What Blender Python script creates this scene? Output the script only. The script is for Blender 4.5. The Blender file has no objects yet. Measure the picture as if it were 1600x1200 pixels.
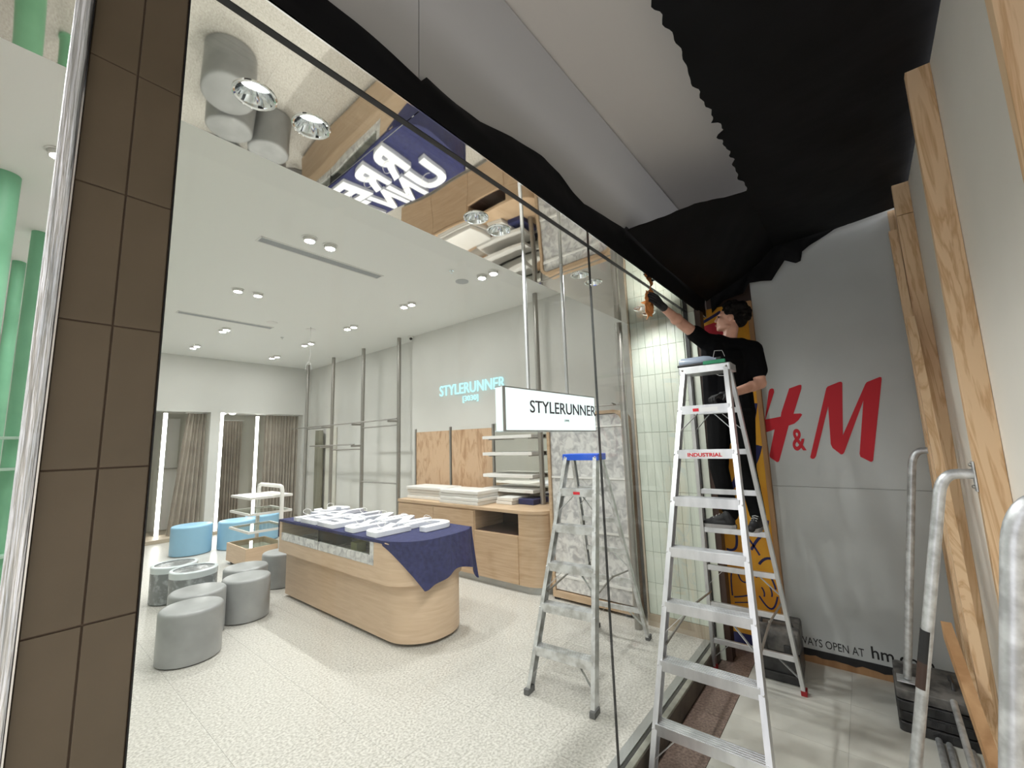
import bpy, bmesh, math, random
from mathutils import Vector, Matrix
random.seed(7)
PI = math.pi
sc = bpy.context.scene
C = sc.collection

# ------------------------------------------------------------------ camera
def make_camera():
    yaw, pit, rol = math.radians(39.38), math.radians(7.897), math.radians(-1.795)
    f = Vector((math.cos(yaw)*math.cos(pit), math.sin(yaw)*math.cos(pit), math.sin(pit)))
    r = Vector((math.sin(yaw), -math.cos(yaw), 0))
    u = r.cross(f)
    r2 = r*math.cos(rol) + u*math.sin(rol)
    u2 = -r*math.sin(rol) + u*math.cos(rol)
    cd = bpy.data.cameras.new('camera'); co = bpy.data.objects.new('camera', cd); C.objects.link(co)
    cd.sensor_width = 36; cd.lens = 658.7/1600*36; cd.clip_start = 0.02; cd.clip_end = 100
    m = Matrix((r2, u2, -f)).transposed().to_4x4(); m.translation = (0, 0, 1.8)
    co.matrix_world = m
    sc.camera = co
make_camera()

# ------------------------------------------------------------------ world, lights, exposure
w = bpy.data.worlds.new('world'); sc.world = w; w.use_nodes = True
bg = w.node_tree.nodes['Background']; bg.inputs[0].default_value = (0.97, 0.97, 1.0, 1); bg.inputs[1].default_value = 1.55
sc.view_settings.view_transform = 'Standard'; sc.view_settings.look = 'None'
sc.view_settings.exposure = 0.18; sc.view_settings.gamma = 1.0; sc.view_settings.use_curve_mapping = False
sc.cycles.use_denoising = True
sc.cycles.max_bounces = 10; sc.cycles.diffuse_bounces = 4; sc.cycles.glossy_bounces = 5
sc.cycles.transmission_bounces = 6; sc.cycles.transparent_max_bounces = 16
sc.cycles.caustics_reflective = False; sc.cycles.caustics_refractive = False
sc.cycles.sample_clamp_indirect = 6.0
DL = 205.0          # radiance of a ceiling downlight's lens
SPOT, SPOTM = 88.0, 42.0   # power of the beam of a ceiling / soffit downlight
DLM = 25.0        # radiance of a downlight in the mirror band

# ------------------------------------------------------------------ helpers
def lin(r, g, b):
    f = lambda c: (c/255/12.92) if c/255 <= 0.04045 else ((c/255+0.055)/1.055)**2.4
    return (f(r), f(g), f(b))
def mat(name, col, rough=0.5, metal=0.0, spec=0.5, emit=None, es=0.0):
    m = bpy.data.materials.new(name); m.use_nodes = True
    b = m.node_tree.nodes['Principled BSDF']
    b.inputs['Base Color'].default_value = (*col, 1); b.inputs['Roughness'].default_value = rough
    b.inputs['Metallic'].default_value = metal; b.inputs['Specular IOR Level'].default_value = spec
    if emit: b.inputs['Emission Color'].default_value = (*emit, 1); b.inputs['Emission Strength'].default_value = es
    return m
def nodes(m): return m.node_tree.nodes, m.node_tree.links, m.node_tree.nodes['Principled BSDF']
def ramp(nt, stops):
    r = nt.new('ShaderNodeValToRGB'); e = r.color_ramp.elements
    e[0].position, e[0].color = stops[0][0], (*stops[0][1], 1)
    e[1].position, e[1].color = stops[-1][0], (*stops[-1][1], 1)
    for p, c in stops[1:-1]:
        x = e.new(p); x.color = (*c, 1)
    return r
def noisy(m, c1, c2, scale=8, lo=0.35, hi=0.65, detail=4, stretch=(1, 1, 1), bump=0.0, bscale=None, coord='Object', distort=0.0, mid=None):
    nt, lk, b = nodes(m)
    tc = nt.new('ShaderNodeTexCoord'); mp = nt.new('ShaderNodeMapping'); mp.inputs['Scale'].default_value = stretch
    n = nt.new('ShaderNodeTexNoise'); n.inputs['Scale'].default_value = scale; n.inputs['Detail'].default_value = detail; n.inputs['Distortion'].default_value = distort
    lk.new(tc.outputs[coord], mp.inputs[0]); lk.new(mp.outputs[0], n.inputs['Vector'])
    r = ramp(nt, [(lo, c1)] + ([((lo+hi)/2, mid)] if mid else []) + [(hi, c2)])
    lk.new(n.outputs['Fac'], r.inputs[0]); lk.new(r.outputs[0], b.inputs['Base Color'])
    if bump:
        n2 = nt.new('ShaderNodeTexNoise'); n2.inputs['Scale'].default_value = bscale or scale; n2.inputs['Detail'].default_value = 3
        lk.new(mp.outputs[0], n2.inputs['Vector'])
        bp = nt.new('ShaderNodeBump'); bp.inputs['Strength'].default_value = bump; bp.inputs['Distance'].default_value = 0.02
        lk.new(n2.outputs['Fac'], bp.inputs['Height']); lk.new(bp.outputs[0], b.inputs['Normal'])
    return m
def wood(name, c1, c2, stretch, scale=3.0, rough=0.5, knots=False, coord='Object'):
    m = mat(name, c1, rough); nt, lk, b = nodes(m)
    tc = nt.new('ShaderNodeTexCoord'); mp = nt.new('ShaderNodeMapping'); mp.inputs['Scale'].default_value = stretch
    oi = nt.new('ShaderNodeObjectInfo')
    add = nt.new('ShaderNodeVectorMath'); add.operation = 'ADD'
    sca = nt.new('ShaderNodeVectorMath'); sca.operation = 'SCALE'; sca.inputs[0].default_value = (7, 5, 3)
    lk.new(oi.outputs['Random'], sca.inputs['Scale'])
    lk.new(tc.outputs[coord], mp.inputs[0]); lk.new(mp.outputs[0], add.inputs[0]); lk.new(sca.outputs[0], add.inputs[1])
    n = nt.new('ShaderNodeTexNoise'); n.inputs['Scale'].default_value = scale; n.inputs['Detail'].default_value = 5; n.inputs['Distortion'].default_value = 1.6 if knots else 0.5
    lk.new(add.outputs[0], n.inputs['Vector'])
    src = n.outputs['Fac']
    if knots:
        ml = nt.new('ShaderNodeMath'); ml.operation = 'MULTIPLY'; ml.inputs[1].default_value = 7.0; lk.new(src, ml.inputs[0])
        fr = nt.new('ShaderNodeMath'); fr.operation = 'PINGPONG'; fr.inputs[1].default_value = 0.5; lk.new(ml.outputs[0], fr.inputs[0])
        m2 = nt.new('ShaderNodeMath'); m2.operation = 'MULTIPLY'; m2.inputs[1].default_value = 2.0; lk.new(fr.outputs[0], m2.inputs[0]); src = m2.outputs[0]
        r = ramp(nt, [(0.0, c2), (0.5, c1), (1.0, c1)])
    else:
        r = ramp(nt, [(0.3, c2), (0.7, c1)])
    lk.new(src, r.inputs[0]); lk.new(r.outputs[0], b.inputs['Base Color'])
    return m
def emis(name, col, s):
    m = bpy.data.materials.new(name); m.use_nodes = True; nt = m.node_tree.nodes; nt.clear()
    e = nt.new('ShaderNodeEmission'); e.inputs[0].default_value = (*col, 1); e.inputs[1].default_value = s
    o = nt.new('ShaderNodeOutputMaterial'); m.node_tree.links.new(e.outputs[0], o.inputs[0]); return m
def glassmat(name, tint=(0.97, 0.985, 0.975), ior=1.45, haze=0.0):
    m = bpy.data.materials.new(name); m.use_nodes = True; nt = m.node_tree.nodes; lk = m.node_tree.links; nt.clear()
    t = nt.new('ShaderNodeBsdfTransparent'); t.inputs[0].default_value = (*tint, 1)
    g = nt.new('ShaderNodeBsdfGlossy'); g.inputs['Roughness'].default_value = 0.02; g.inputs[0].default_value = (1, 1, 1, 1)
    lw = nt.new('ShaderNodeLayerWeight'); lw.inputs[0].default_value = 0.5
    pw = nt.new('ShaderNodeMath'); pw.operation = 'POWER'; pw.inputs[1].default_value = 5.0; lk.new(lw.outputs['Facing'], pw.inputs[0])
    fr = nt.new('ShaderNodeMath'); fr.operation = 'MULTIPLY_ADD'; fr.inputs[1].default_value = 0.42; fr.inputs[2].default_value = 0.5*((ior-1)/(ior+1))**2; lk.new(pw.outputs[0], fr.inputs[0])
    mx = nt.new('ShaderNodeMixShader'); o = nt.new('ShaderNodeOutputMaterial')
    lk.new(fr.outputs[0], mx.inputs[0]); lk.new(t.outputs[0], mx.inputs[1]); lk.new(g.outputs[0], mx.inputs[2])
    last = mx
    if haze:
        d = nt.new('ShaderNodeBsdfDiffuse'); d.inputs[0].default_value = (0.8, 0.8, 0.8, 1)
        tc = nt.new('ShaderNodeTexCoord'); mp = nt.new('ShaderNodeMapping'); mp.inputs['Scale'].default_value = (2.2, 1, 0.9)
        n = nt.new('ShaderNodeTexNoise'); n.inputs['Scale'].default_value = 2.6; n.inputs['Detail'].default_value = 6; n.inputs['Distortion'].default_value = 1.5
        lk.new(tc.outputs['Object'], mp.inputs[0]); lk.new(mp.outputs[0], n.inputs['Vector'])
        r = ramp(nt, [(0.60, (0, 0, 0)), (0.80, (haze, haze, haze))]); lk.new(n.outputs['Fac'], r.inputs[0])
        m2 = nt.new('ShaderNodeMixShader'); lk.new(r.outputs[0], m2.inputs[0]); lk.new(mx.outputs[0], m2.inputs[1]); lk.new(d.outputs[0], m2.inputs[2]); last = m2
    lk.new(last.outputs[0], o.inputs[0]); return m

def tag(o, label=None, cat=None, group=None, kind=None):
    if label: o['label'] = label
    if cat: o['category'] = cat
    if group: o['group'] = group
    if kind: o['kind'] = kind
    return o
def thing(name, label, cat, loc=(0, 0, 0), rz=0.0, group=None):
    o = bpy.data.objects.new(name, None); C.objects.link(o); o.empty_display_size = 0.1
    o.location = loc; o.rotation_euler = (0, 0, rz); return tag(o, label, cat, group)
def link(name, me, m, parent=None, loc=None):
    o = bpy.data.objects.new(name, me); C.objects.link(o)
    if m and not me.materials: me.materials.append(m)
    if parent: o.parent = parent
    if loc: o.location = loc
    return o
def obj(name, bm, m, parent=None, smooth=False, loc=None, world=False):
    """bm verts are in the parent's frame; world=True: verts are in world axes, moved into the (unrotated) parent's frame."""
    if world and parent:
        off = Vector(parent.location)
        if parent.parent: off += Vector(parent.parent.location)
        bmesh.ops.translate(bm, verts=bm.verts, vec=-off)
    bmesh.ops.recalc_face_normals(bm, faces=bm.faces)
    me = bpy.data.meshes.new(name); bm.to_mesh(me); bm.free()
    if smooth:
        me.polygons.foreach_set('use_smooth', [True]*len(me.polygons))
        try: me.set_sharp_from_angle(angle=math.radians(40))
        except Exception: pass
    return link(name, me, m, parent, loc)
def one(name, bm, m, label, cat, base, group=None, smooth=False):
    """a top-level thing that is one mesh; bm in world coordinates, origin moved to base"""
    bmesh.ops.translate(bm, verts=bm.verts, vec=-Vector(base))
    o = obj(name, bm, m, None, smooth); o.location = base
    return tag(o, label, cat, group)
def struct(name, bm, m, label=None, smooth=False):
    o = obj(name, bm, m, None, smooth); o['kind'] = 'structure'
    if label: o['label'] = label
    return o
def BM(): return bmesh.new()
def box(bm, x0, x1, y0, y1, z0, z1, bev=0.0):
    x0, x1 = sorted((x0, x1)); y0, y1 = sorted((y0, y1)); z0, z1 = sorted((z0, z1))
    g = bmesh.ops.create_cube(bm, size=1.0)['verts']
    for v in g: v.co = Vector(((x0+x1)/2+v.co.x*(x1-x0), (y0+y1)/2+v.co.y*(y1-y0), (z0+z1)/2+v.co.z*(z1-z0)))
    if bev:
        es = {e for v in g for e in v.link_edges}
        bmesh.ops.bevel(bm, geom=list(es), offset=bev, segments=2, affect='EDGES', profile=0.6)
    return bm
def bx(*a, **k): return box(BM(), *a, **k)
def prism(bm, pts, z0, z1, mtx=None, bev=0.0):
    """extrude a 2-D polygon from z0 to z1"""
    vs = [bm.verts.new((p[0], p[1], z0)) for p in pts]; f = bm.faces.new(vs)
    r = bmesh.ops.extrude_face_region(bm, geom=[f]); top = [e for e in r['geom'] if isinstance(e, bmesh.types.BMVert)]
    for v in top: v.co.z = z1
    if bev:
        es = [e for e in bm.edges if all(v in top for v in e.verts)]
        bmesh.ops.bevel(bm, geom=es, offset=bev, segments=3, affect='EDGES', profile=0.5)
        al = list(bm.verts)
    else: al = vs+top
    if mtx: bmesh.ops.transform(bm, matrix=mtx, verts=al)
    return bm
def rrect(x0, x1, y0, y1, r, n=8, corners=(1, 1, 1, 1)):
    """rounded rectangle outline, corners order: (x0,y0),(x1,y0),(x1,y1),(x0,y1)"""
    out = []
    cs = [((x0+r, y0+r), PI, (x0, y0)), ((x1-r, y0+r), 1.5*PI, (x1, y0)), ((x1-r, y1-r), 0, (x1, y1)), ((x0+r, y1-r), 0.5*PI, (x0, y1))]
    for (c, a0, p), on in zip(cs, corners):
        if on:
            for i in range(n+1):
                a = a0+0.5*PI*i/n; out.append((c[0]+r*math.cos(a), c[1]+r*math.sin(a)))
        else: out.append(p)
    return out
def lathe(bm, prof, n=24, c=(0, 0, 0), caps=True):
    rings = []
    for r, z in prof:
        rings.append([bm.verts.new((c[0]+r*math.cos(2*PI*i/n), c[1]+r*math.sin(2*PI*i/n), c[2]+z)) for i in range(n)] if r > 1e-6 else [bm.verts.new((c[0], c[1], c[2]+z))])
    for a, b in zip(rings, rings[1:]):
        for i in range(n):
            j = (i+1) % n
            if len(a) == 1 and len(b) == 1: continue
            if len(a) == 1: bm.faces.new((a[0], b[j], b[i]))
            elif len(b) == 1: bm.faces.new((a[i], a[j], b[0]))
            else: bm.faces.new((a[i], a[j], b[j], b[i]))
    if caps and len(rings[0]) > 1: bm.faces.new(rings[0][::-1])
    if caps and len(rings[-1]) > 1: bm.faces.new(rings[-1])
    return bm
def tube(bm, pts, r, n=10, caps=True):
    pts = [Vector(p) for p in pts]; rs = r if isinstance(r, (list, tuple)) else [r]*len(pts)
    rings = []; up = None
    for i, p in enumerate(pts):
        t = (pts[min(i+1, len(pts)-1)]-pts[max(i-1, 0)]).normalized()
        if up is None: up = Vector((0, 0, 1)) if abs(t.z) < 0.9 else Vector((1, 0, 0))
        a = t.cross(up).normalized(); b = a.cross(t).normalized(); up = b
        rings.append([bm.verts.new(p+(a*math.cos(2*PI*k/n)+b*math.sin(2*PI*k/n))*rs[i]) for k in range(n)])
    for a, b in zip(rings, rings[1:]):
        for k in range(n): bm.faces.new((a[k], a[(k+1) % n], b[(k+1) % n], b[k]))
    if caps: bm.faces.new(rings[0][::-1]); bm.faces.new(rings[-1])
    return bm
def tb(*a, **k): return tube(BM(), *a, **k)
def sweep(bm, prof, p0, p1, u, v):
    """extrude a 2-D profile (in axes u,v) along the segment p0->p1"""
    p0, p1, u, v = map(Vector, (p0, p1, u, v))
    a = [bm.verts.new(p0+u*q[0]+v*q[1]) for q in prof]; b = [bm.verts.new(p1+u*q[0]+v*q[1]) for q in prof]
    n = len(prof)
    for i in range(n): bm.faces.new((a[i], a[(i+1) % n], b[(i+1) % n], b[i]))
    bm.faces.new(a[::-1]); bm.faces.new(b); return bm
def bezier(p0, p1, p2, n=8):
    p0, p1, p2 = map(Vector, (p0, p1, p2))
    return [(1-t)**2*p0+2*t*(1-t)*p1+t*t*p2 for t in [i/n for i in range(n+1)]]
def ballm(bm, c, r, seg=12, scale=(1, 1, 1), rot=None):
    g = bmesh.ops.create_uvsphere(bm, u_segments=seg, v_segments=max(6, seg*2//3), radius=r)['verts']
    M = Matrix.Translation(Vector(c)) @ (rot.to_4x4() if rot else Matrix()) @ Matrix.Diagonal((*scale, 1))
    bmesh.ops.transform(bm, matrix=M, verts=g); return bm
def capsule(bm, p0, p1, r0, r1, n=10):
    p0, p1 = Vector(p0), Vector(p1); d = (p1-p0).normalized()
    k = [(-0.97, 0.25), (-0.7, 0.71), (-0.25, 0.97)]
    pts = [p0+d*r0*a for a, _ in k]+[p0, p1]+[p1-d*r1*a for a, _ in k[::-1]]
    rs = [r0*b for _, b in k]+[r0, r1]+[r1*b for _, b in k[::-1]]
    return tube(bm, pts, rs, n)
FACE_NX = Matrix(((0, 0, -1), (-1, 0, 0), (0, 1, 0)))      # text on a wall that faces -X
FACE_NY = Matrix(((1, 0, 0), (0, 0, -1), (0, 1, 0)))       # text on a face that faces -Y
FACE_UP = Matrix(((0, -1, 0), (1, 0, 0), (0, 0, 1)))       # lies flat, letters' tops towards -X
def text_bm(body, width, height, depth, rot, center, bold=0.0):
    cu = bpy.data.curves.new('lettering', 'FONT'); cu.body = body; cu.size = 1; cu.extrude = 0.5; cu.offset = bold; cu.resolution_u = 4
    o = bpy.data.objects.new('lettering', cu); C.objects.link(o)
    dg = bpy.context.evaluated_depsgraph_get(); me = bpy.data.meshes.new_from_object(o.evaluated_get(dg))
    bm = BM(); bm.from_mesh(me)
    bpy.data.objects.remove(o); bpy.data.curves.remove(cu); bpy.data.meshes.remove(me)
    xs = [v.co.x for v in bm.verts]; ys = [v.co.y for v in bm.verts]
    cx, cy = (min(xs)+max(xs))/2, (min(ys)+max(ys))/2
    sx = width/(max(xs)-min(xs)); sy = height/(max(ys)-min(ys))
    for v in bm.verts:
        q = Vector(((v.co.x-cx)*sx, (v.co.y-cy)*sy, v.co.z*depth))
        v.co = rot @ q + Vector(center)
    return bm
def dup(o, parent=None):
    c = o.copy(); C.objects.link(c); c.parent = parent
    for ch in list(o.children): dup(ch, c)
    return c
def apply_mods(o):
    dg = bpy.context.evaluated_depsgraph_get(); me = bpy.data.meshes.new_from_object(o.evaluated_get(dg))
    o.modifiers.clear(); old = o.data; o.data = me; return o
def sheet(fn, nu, nv, thick=0.004):
    """closed thin solid over the grid fn(u,v)"""
    bm = BM()
    g = [[bm.verts.new(fn(i/nu, j/nv)) for j in range(nv+1)] for i in range(nu+1)]
    for i in range(nu):
        for j in range(nv): bm.faces.new((g[i][j], g[i+1][j], g[i+1][j+1], g[i][j+1]))
    bmesh.ops.recalc_face_normals(bm, faces=bm.faces)
    bmesh.ops.solidify(bm, geom=list(bm.faces), thickness=thick)
    return bm
def fbm(x, y, s=0):
    return math.sin(1.7*x+2.3*y+s)+0.6*math.sin(3.9*x-2.7*y+1.3*s+1)+0.35*math.sin(8.1*x+5.3*y+2.1*s+2)+0.2*math.sin(15.7*x-11.9*y+s)

# ------------------------------------------------------------------ materials
M = {}
M['floor'] = noisy(mat('terrazzo', (0.8, 0.78, 0.72), 0.38), lin(160, 157, 149), lin(204, 201, 194), scale=62, lo=0.34, hi=0.62, detail=6, coord='Generated')
nt, lk, b = nodes(M['floor'])
for n in list(nt):
    if n.type == 'TEX_COORD':
        gp = nt.new('ShaderNodeNewGeometry')
        mp = [k for k in nt if k.type == 'MAPPING'][0]; lk.new(gp.outputs['Position'], mp.inputs[0])
M['grout'] = mat('grout', lin(186, 181, 171), 0.9)
M['ceil'] = mat('ceiling_paint', (0.84, 0.845, 0.81), 0.7)
M['wall'] = noisy(mat('wall_paint', (0.6, 0.58, 0.53), 0.7), (0.66, 0.655, 0.62), (0.70, 0.695, 0.66), scale=1.2)
M['mirror'] = mat('polished_steel', (0.74, 0.71, 0.66), 0.025, 1.0)
nt, lk, b = nodes(M['mirror'])
tc = nt.new('ShaderNodeNewGeometry'); n = nt.new('ShaderNodeTexNoise'); n.inputs['Scale'].default_value = 1.5; n.inputs['Detail'].default_value = 0.5
bp = nt.new('ShaderNodeBump'); bp.inputs['Strength'].default_value = 0.4; bp.inputs['Distance'].default_value = 0.021
lk.new(tc.outputs['Position'], n.inputs['Vector']); lk.new(n.outputs['Fac'], bp.inputs['Height']); lk.new(bp.outputs[0], b.inputs['Normal'])
M['wallmirror'] = mat('wall_mirror', (0.86, 0.86, 0.82), 0.06, 1.0)
M['black'] = mat('black_metal', (0.012, 0.012, 0.013), 0.5)
M['glass'] = glassmat('shopfront_glass', haze=0.03)
M['vitrine'] = glassmat('vitrine_glass', (0.95, 0.975, 0.955), 1.5)
M['seam'] = mat('dark_joint', (0.02, 0.02, 0.02), 0.6)
M['oak'] = wood('oak_veneer', lin(214, 188, 160), lin(200, 172, 143), (1.2, 1.2, 14), 2.5, 0.45)
M['oak2'] = wood('oak_veneer_dark', lin(200, 174, 145), lin(180, 153, 123), (1.2, 1.2, 16), 2.5, 0.45)
M['ply'] = noisy(mat('plywood', (0.6, 0.42, 0.27), 0.6), lin(172, 134, 100), lin(206, 174, 142), scale=6, lo=0.30, hi=0.50, detail=5, stretch=(1, 1.4, 0.5), distort=1.5)
M['marble'] = noisy(mat('marble', (0.8, 0.8, 0.8), 0.25), lin(172, 171, 172), lin(222, 221, 218), scale=13, lo=0.34, hi=0.60, detail=9, distort=0.8, stretch=(1, 1, 1))
M['white'] = mat('white_laminate', (0.78, 0.77, 0.74), 0.4)
M['cream'] = mat('cream_panel', (0.66, 0.65, 0.58), 0.5)
M['letter'] = mat('white_acrylic', (0.86, 0.88, 0.93), 0.3)
M['navy'] = noisy(mat('navy_cloth', (0.03, 0.035, 0.1), 0.9), lin(33, 37, 76), lin(48, 52, 98), scale=30, bump=0.3)
M['grey'] = noisy(mat('grey_upholstery', (0.26, 0.265, 0.265), 0.33), lin(138, 140, 140), lin(152, 154, 154), scale=5)
M['blue'] = mat('blue_upholstery', lin(140, 186, 214), 0.4)
M['film'] = noisy(mat('bubble_film', (0.3, 0.31, 0.31), 0.22), lin(116, 120, 121), lin(176, 182, 184), scale=14, lo=0.5, hi=0.75, bump=0.5)
M['filmrim'] = mat('film_rim', (0.62, 0.68, 0.70), 0.2)
M['mint'] = noisy(mat('mint_paint', lin(128, 190, 152), 0.5), lin(122, 184, 146), lin(138, 200, 162), scale=2)
M['mintglass'] = mat('frosted_glass', lin(190, 222, 204), 0.2)
M['alu'] = noisy(mat('aluminium', (0.75, 0.76, 0.78), 0.36, 0.85), (0.62, 0.63, 0.65), (0.80, 0.81, 0.83), scale=10, stretch=(1, 1, 0.3))
M['alu_old'] = noisy(mat('worn_aluminium', (0.7, 0.7, 0.7), 0.42, 0.8), (0.50, 0.50, 0.49), (0.76, 0.77, 0.78), scale=14, lo=0.35, hi=0.6)
M['steel'] = mat('brushed_steel', (0.36, 0.345, 0.32), 0.35, 0.75)
M['chrome'] = mat('chrome', (0.85, 0.87, 0.88), 0.08, 1.0)
M['filmmetal'] = noisy(mat('film_wrapped_metal', (0.6, 0.62, 0.63), 0.2, 0.3), (0.62, 0.64, 0.65), (0.97, 0.97, 0.98), scale=9, stretch=(14, 14, 0.5), bump=0.7, bscale=10)  # pale vertical streaks paint bright highlights into the wrapped metal's colour
M['galv'] = noisy(mat('galvanised_steel', (0.6, 0.62, 0.63), 0.4, 0.7), (0.46, 0.47, 0.48), (0.74, 0.76, 0.78), scale=22, lo=0.35, hi=0.65)
M['pillar'] = noisy(mat('pillar_tile', lin(132, 118, 98), 0.35), lin(98, 87, 71), lin(111, 98, 81), scale=3)
M['pgrout'] = mat('pillar_grout', lin(86, 72, 61), 0.9)
M['gtile'] = noisy(mat('glazed_tile', (0.6, 0.64, 0.58), 0.18), lin(206, 216, 204), lin(228, 230, 216), scale=3, lo=0.3, hi=0.7, bump=0.25, bscale=7)
M['ggrout'] = mat('tile_grout', lin(140, 146, 132), 0.9)
M['skirt'] = mat('skirting', lin(180, 166, 146), 0.5)
M['pine'] = wood('pine_stud', lin(230, 198, 160), lin(205, 166, 124), (4.5, 4.5, 0.45), 1.3, 0.65, knots=True)
M['pine2'] = wood('pine_board', lin(200, 160, 118), lin(160, 118, 78), (5, 5, 0.6), 1.6, 0.65)
M['hoard'] = noisy(mat('hoarding_board', (0.5, 0.5, 0.5), 0.75), lin(236, 231, 223), lin(242, 237, 229), scale=1.5)
M['print'] = noisy(mat('printed_panel', (0.4, 0.42, 0.42), 0.6), lin(196, 200, 200), lin(204, 208, 208), scale=1.5)
M['red'] = mat('red_print', lin(205, 26, 44), 0.6)
M['ink'] = mat('black_print', (0.015, 0.015, 0.016), 0.6)
M['tarp'] = noisy(mat('black_sheeting', (0.010, 0.010, 0.012), 0.6, 0, 0.15), (0.0035, 0.0035, 0.004), (0.006, 0.006, 0.007), scale=3, bump=0.2, bscale=5)
M['bulk'] = mat('bulkhead_paint', (0.46, 0.455, 0.445), 0.6)
M['mallceil'] = mat('mall_ceiling_paint', (0.76, 0.72, 0.68), 0.8)
M['brown'] = noisy(mat('brown_terrazzo', (0.14, 0.1, 0.09), 0.45), lin(108, 90, 82), lin(150, 130, 120), scale=60, lo=0.35, hi=0.65, detail=5)
M['malltile'] = noisy(mat('mall_tile', (0.5, 0.5, 0.47), 0.4), lin(205, 204, 197), lin(224, 223, 215), scale=2.5)
M['concrete'] = noisy(mat('sill_stone', (0.4, 0.4, 0.37), 0.7), lin(120, 120, 110), lin(176, 176, 164), scale=7, lo=0.3, hi=0.7)
M['sill'] = mat('sill_metal', (0.42, 0.43, 0.42), 0.35, 0.6)
M['kerb'] = noisy(mat('kerb_face', (0.1, 0.09, 0.08), 0.8), lin(74, 68, 62), lin(100, 92, 84), scale=6)
M['plastic'] = noisy(mat('black_plastic', (0.02, 0.02, 0.022), 0.35), (0.012, 0.012, 0.013), (0.05, 0.05, 0.052), scale=9)
M['dust'] = noisy(mat('dusty_plastic', (0.1, 0.1, 0.1), 0.6), (0.05, 0.05, 0.05), (0.22, 0.21, 0.20), scale=10)
M['yellow'] = noisy(mat('yellow_paint', lin(230, 165, 40), 0.6), lin(222, 150, 36), lin(236, 176, 52), scale=3)
M['blueink'] = mat('blue_paint', lin(34, 36, 92), 0.6)
M['redpaint'] = mat('red_paint', lin(190, 30, 50), 0.6)
M['frame_brown'] = mat('dark_brown_frame', lin(64, 46, 38), 0.5)
M['curtain'] = noisy(mat('taupe_curtain', (0.25, 0.22, 0.19), 0.9), lin(160, 150, 137), lin(178, 169, 156), scale=3)
M['curtain2'] = mat('olive_curtain', lin(138, 136, 120), 0.9)
M['led'] = emis('led_strip', (1.0, 0.98, 0.94), 12.0)
M['lamp'] = emis('downlight_lens', (1.0, 0.988, 0.975), DL)
M['lampm'] = emis('mirror_downlight_lens', (1.0, 0.97, 0.93), DLM)
M['lightbox'] = emis('lightbox_face', (0.86, 1.0, 0.98), 1.15)
M['neon'] = emis('lit_letters', (0.52, 0.95, 1.0), 1.15)
M['skin'] = noisy(mat('skin', (0.5, 0.3, 0.22), 0.5), lin(206, 156, 134), lin(222, 172, 150), scale=12)
M['hair'] = noisy(mat('black_hair', (0.01, 0.008, 0.007), 0.8, 0, 0.12), (0.003, 0.0025, 0.0025), (0.012, 0.010, 0.009), scale=40, bump=0.8)
M['tee'] = mat('black_cotton', (0.005, 0.005, 0.006), 0.95, 0, 0.1)
M['pants'] = mat('black_trousers', (0.006, 0.006, 0.0065), 0.9, 0, 0.1)
M['glove'] = mat('black_glove', (0.018, 0.018, 0.02), 0.7)
M['shoe'] = mat('black_shoe', (0.012, 0.012, 0.014), 0.6)
M['sole'] = mat('pale_sole', (0.36, 0.35, 0.35), 0.6)
M['orange'] = mat('orange_cloth', lin(226, 148, 84), 0.9)
M['rubber_red'] = mat('red_rubber', lin(150, 30, 36), 0.7)
M['rubber'] = mat('grey_rubber', (0.12, 0.12, 0.12), 0.8)
M['capblue'] = mat('blue_plastic_cap', lin(28, 84, 196), 0.4)
M['sticker'] = mat('white_sticker', (0.75, 0.75, 0.75), 0.5)
M['olivebox'] = mat('pale_green_box', lin(170, 172, 120), 0.6)
M['green'] = mat('green_plastic', lin(24, 122, 84), 0.5)
M['eyes'] = mat('eye_dark', (0.02, 0.015, 0.012), 0.3)
M['lips'] = mat('lips', lin(176, 110, 100), 0.5)
M['wire'] = mat('white_cable', (0.75, 0.74, 0.72), 0.5)
M['grille'] = mat('grille_grey', lin(176, 180, 182), 0.5)
M['bottle'] = mat('clear_bottle', lin(150, 160, 176), 0.2)

# ================================================================== STRUCTURE
ZM, ZC = 3.01, 3.90            # mirror soffit, shop ceiling
XA, XB, YB = 4.97, 5.20, 11.2  # side wall, bay wall, back wall
ZF = -0.14                     # mall floor
# --- shop floor with its tiles
fl = struct('floor', bx(-1.0, 5.3, 1.29, 12.7, -0.12, -0.004), M['grout'], 'pale terrazzo shop floor in large square tiles')
tile_me = None
def tile_grid(parent, x0, x1, y0, y1, ox, oy, sx, sy, zt, m, name, gap=0.0006, th=0.02):
    shared = None
    i0 = math.floor((x0-ox)/sx); i1 = math.ceil((x1-ox)/sx); j0 = math.floor((y0-oy)/sy); j1 = math.ceil((y1-oy)/sy)
    for i in range(i0, i1):
        for j in range(j0, j1):
            a, b_, c, d = ox+i*sx, ox+(i+1)*sx, oy+j*sy, oy+(j+1)*sy
            a, b_, c, d = max(a, x0), min(b_, x1), max(c, y0), min(d, y1)
            if b_-a < 0.02 or d-c < 0.02: continue
            full = abs(b_-a-sx) < 1e-6 and abs(d-c-sy) < 1e-6
            if full and shared: o = link(name, shared, None, parent)
            else:
                hx, hy = (b_-a)/2-gap, (d-c)/2-gap
                o = obj(name, bx(-hx, hx, -hy, hy, -th, 0), m, parent)
                if full: shared = o.data
            o.location = ((a+b_)/2, (c+d)/2, zt)
tile_grid(fl, -1.0, 5.2, 1.30, 12.6, 1.03, 3.466, 0.6, 0.6, 0.0, M['floor'], 'floor_tile')
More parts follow.
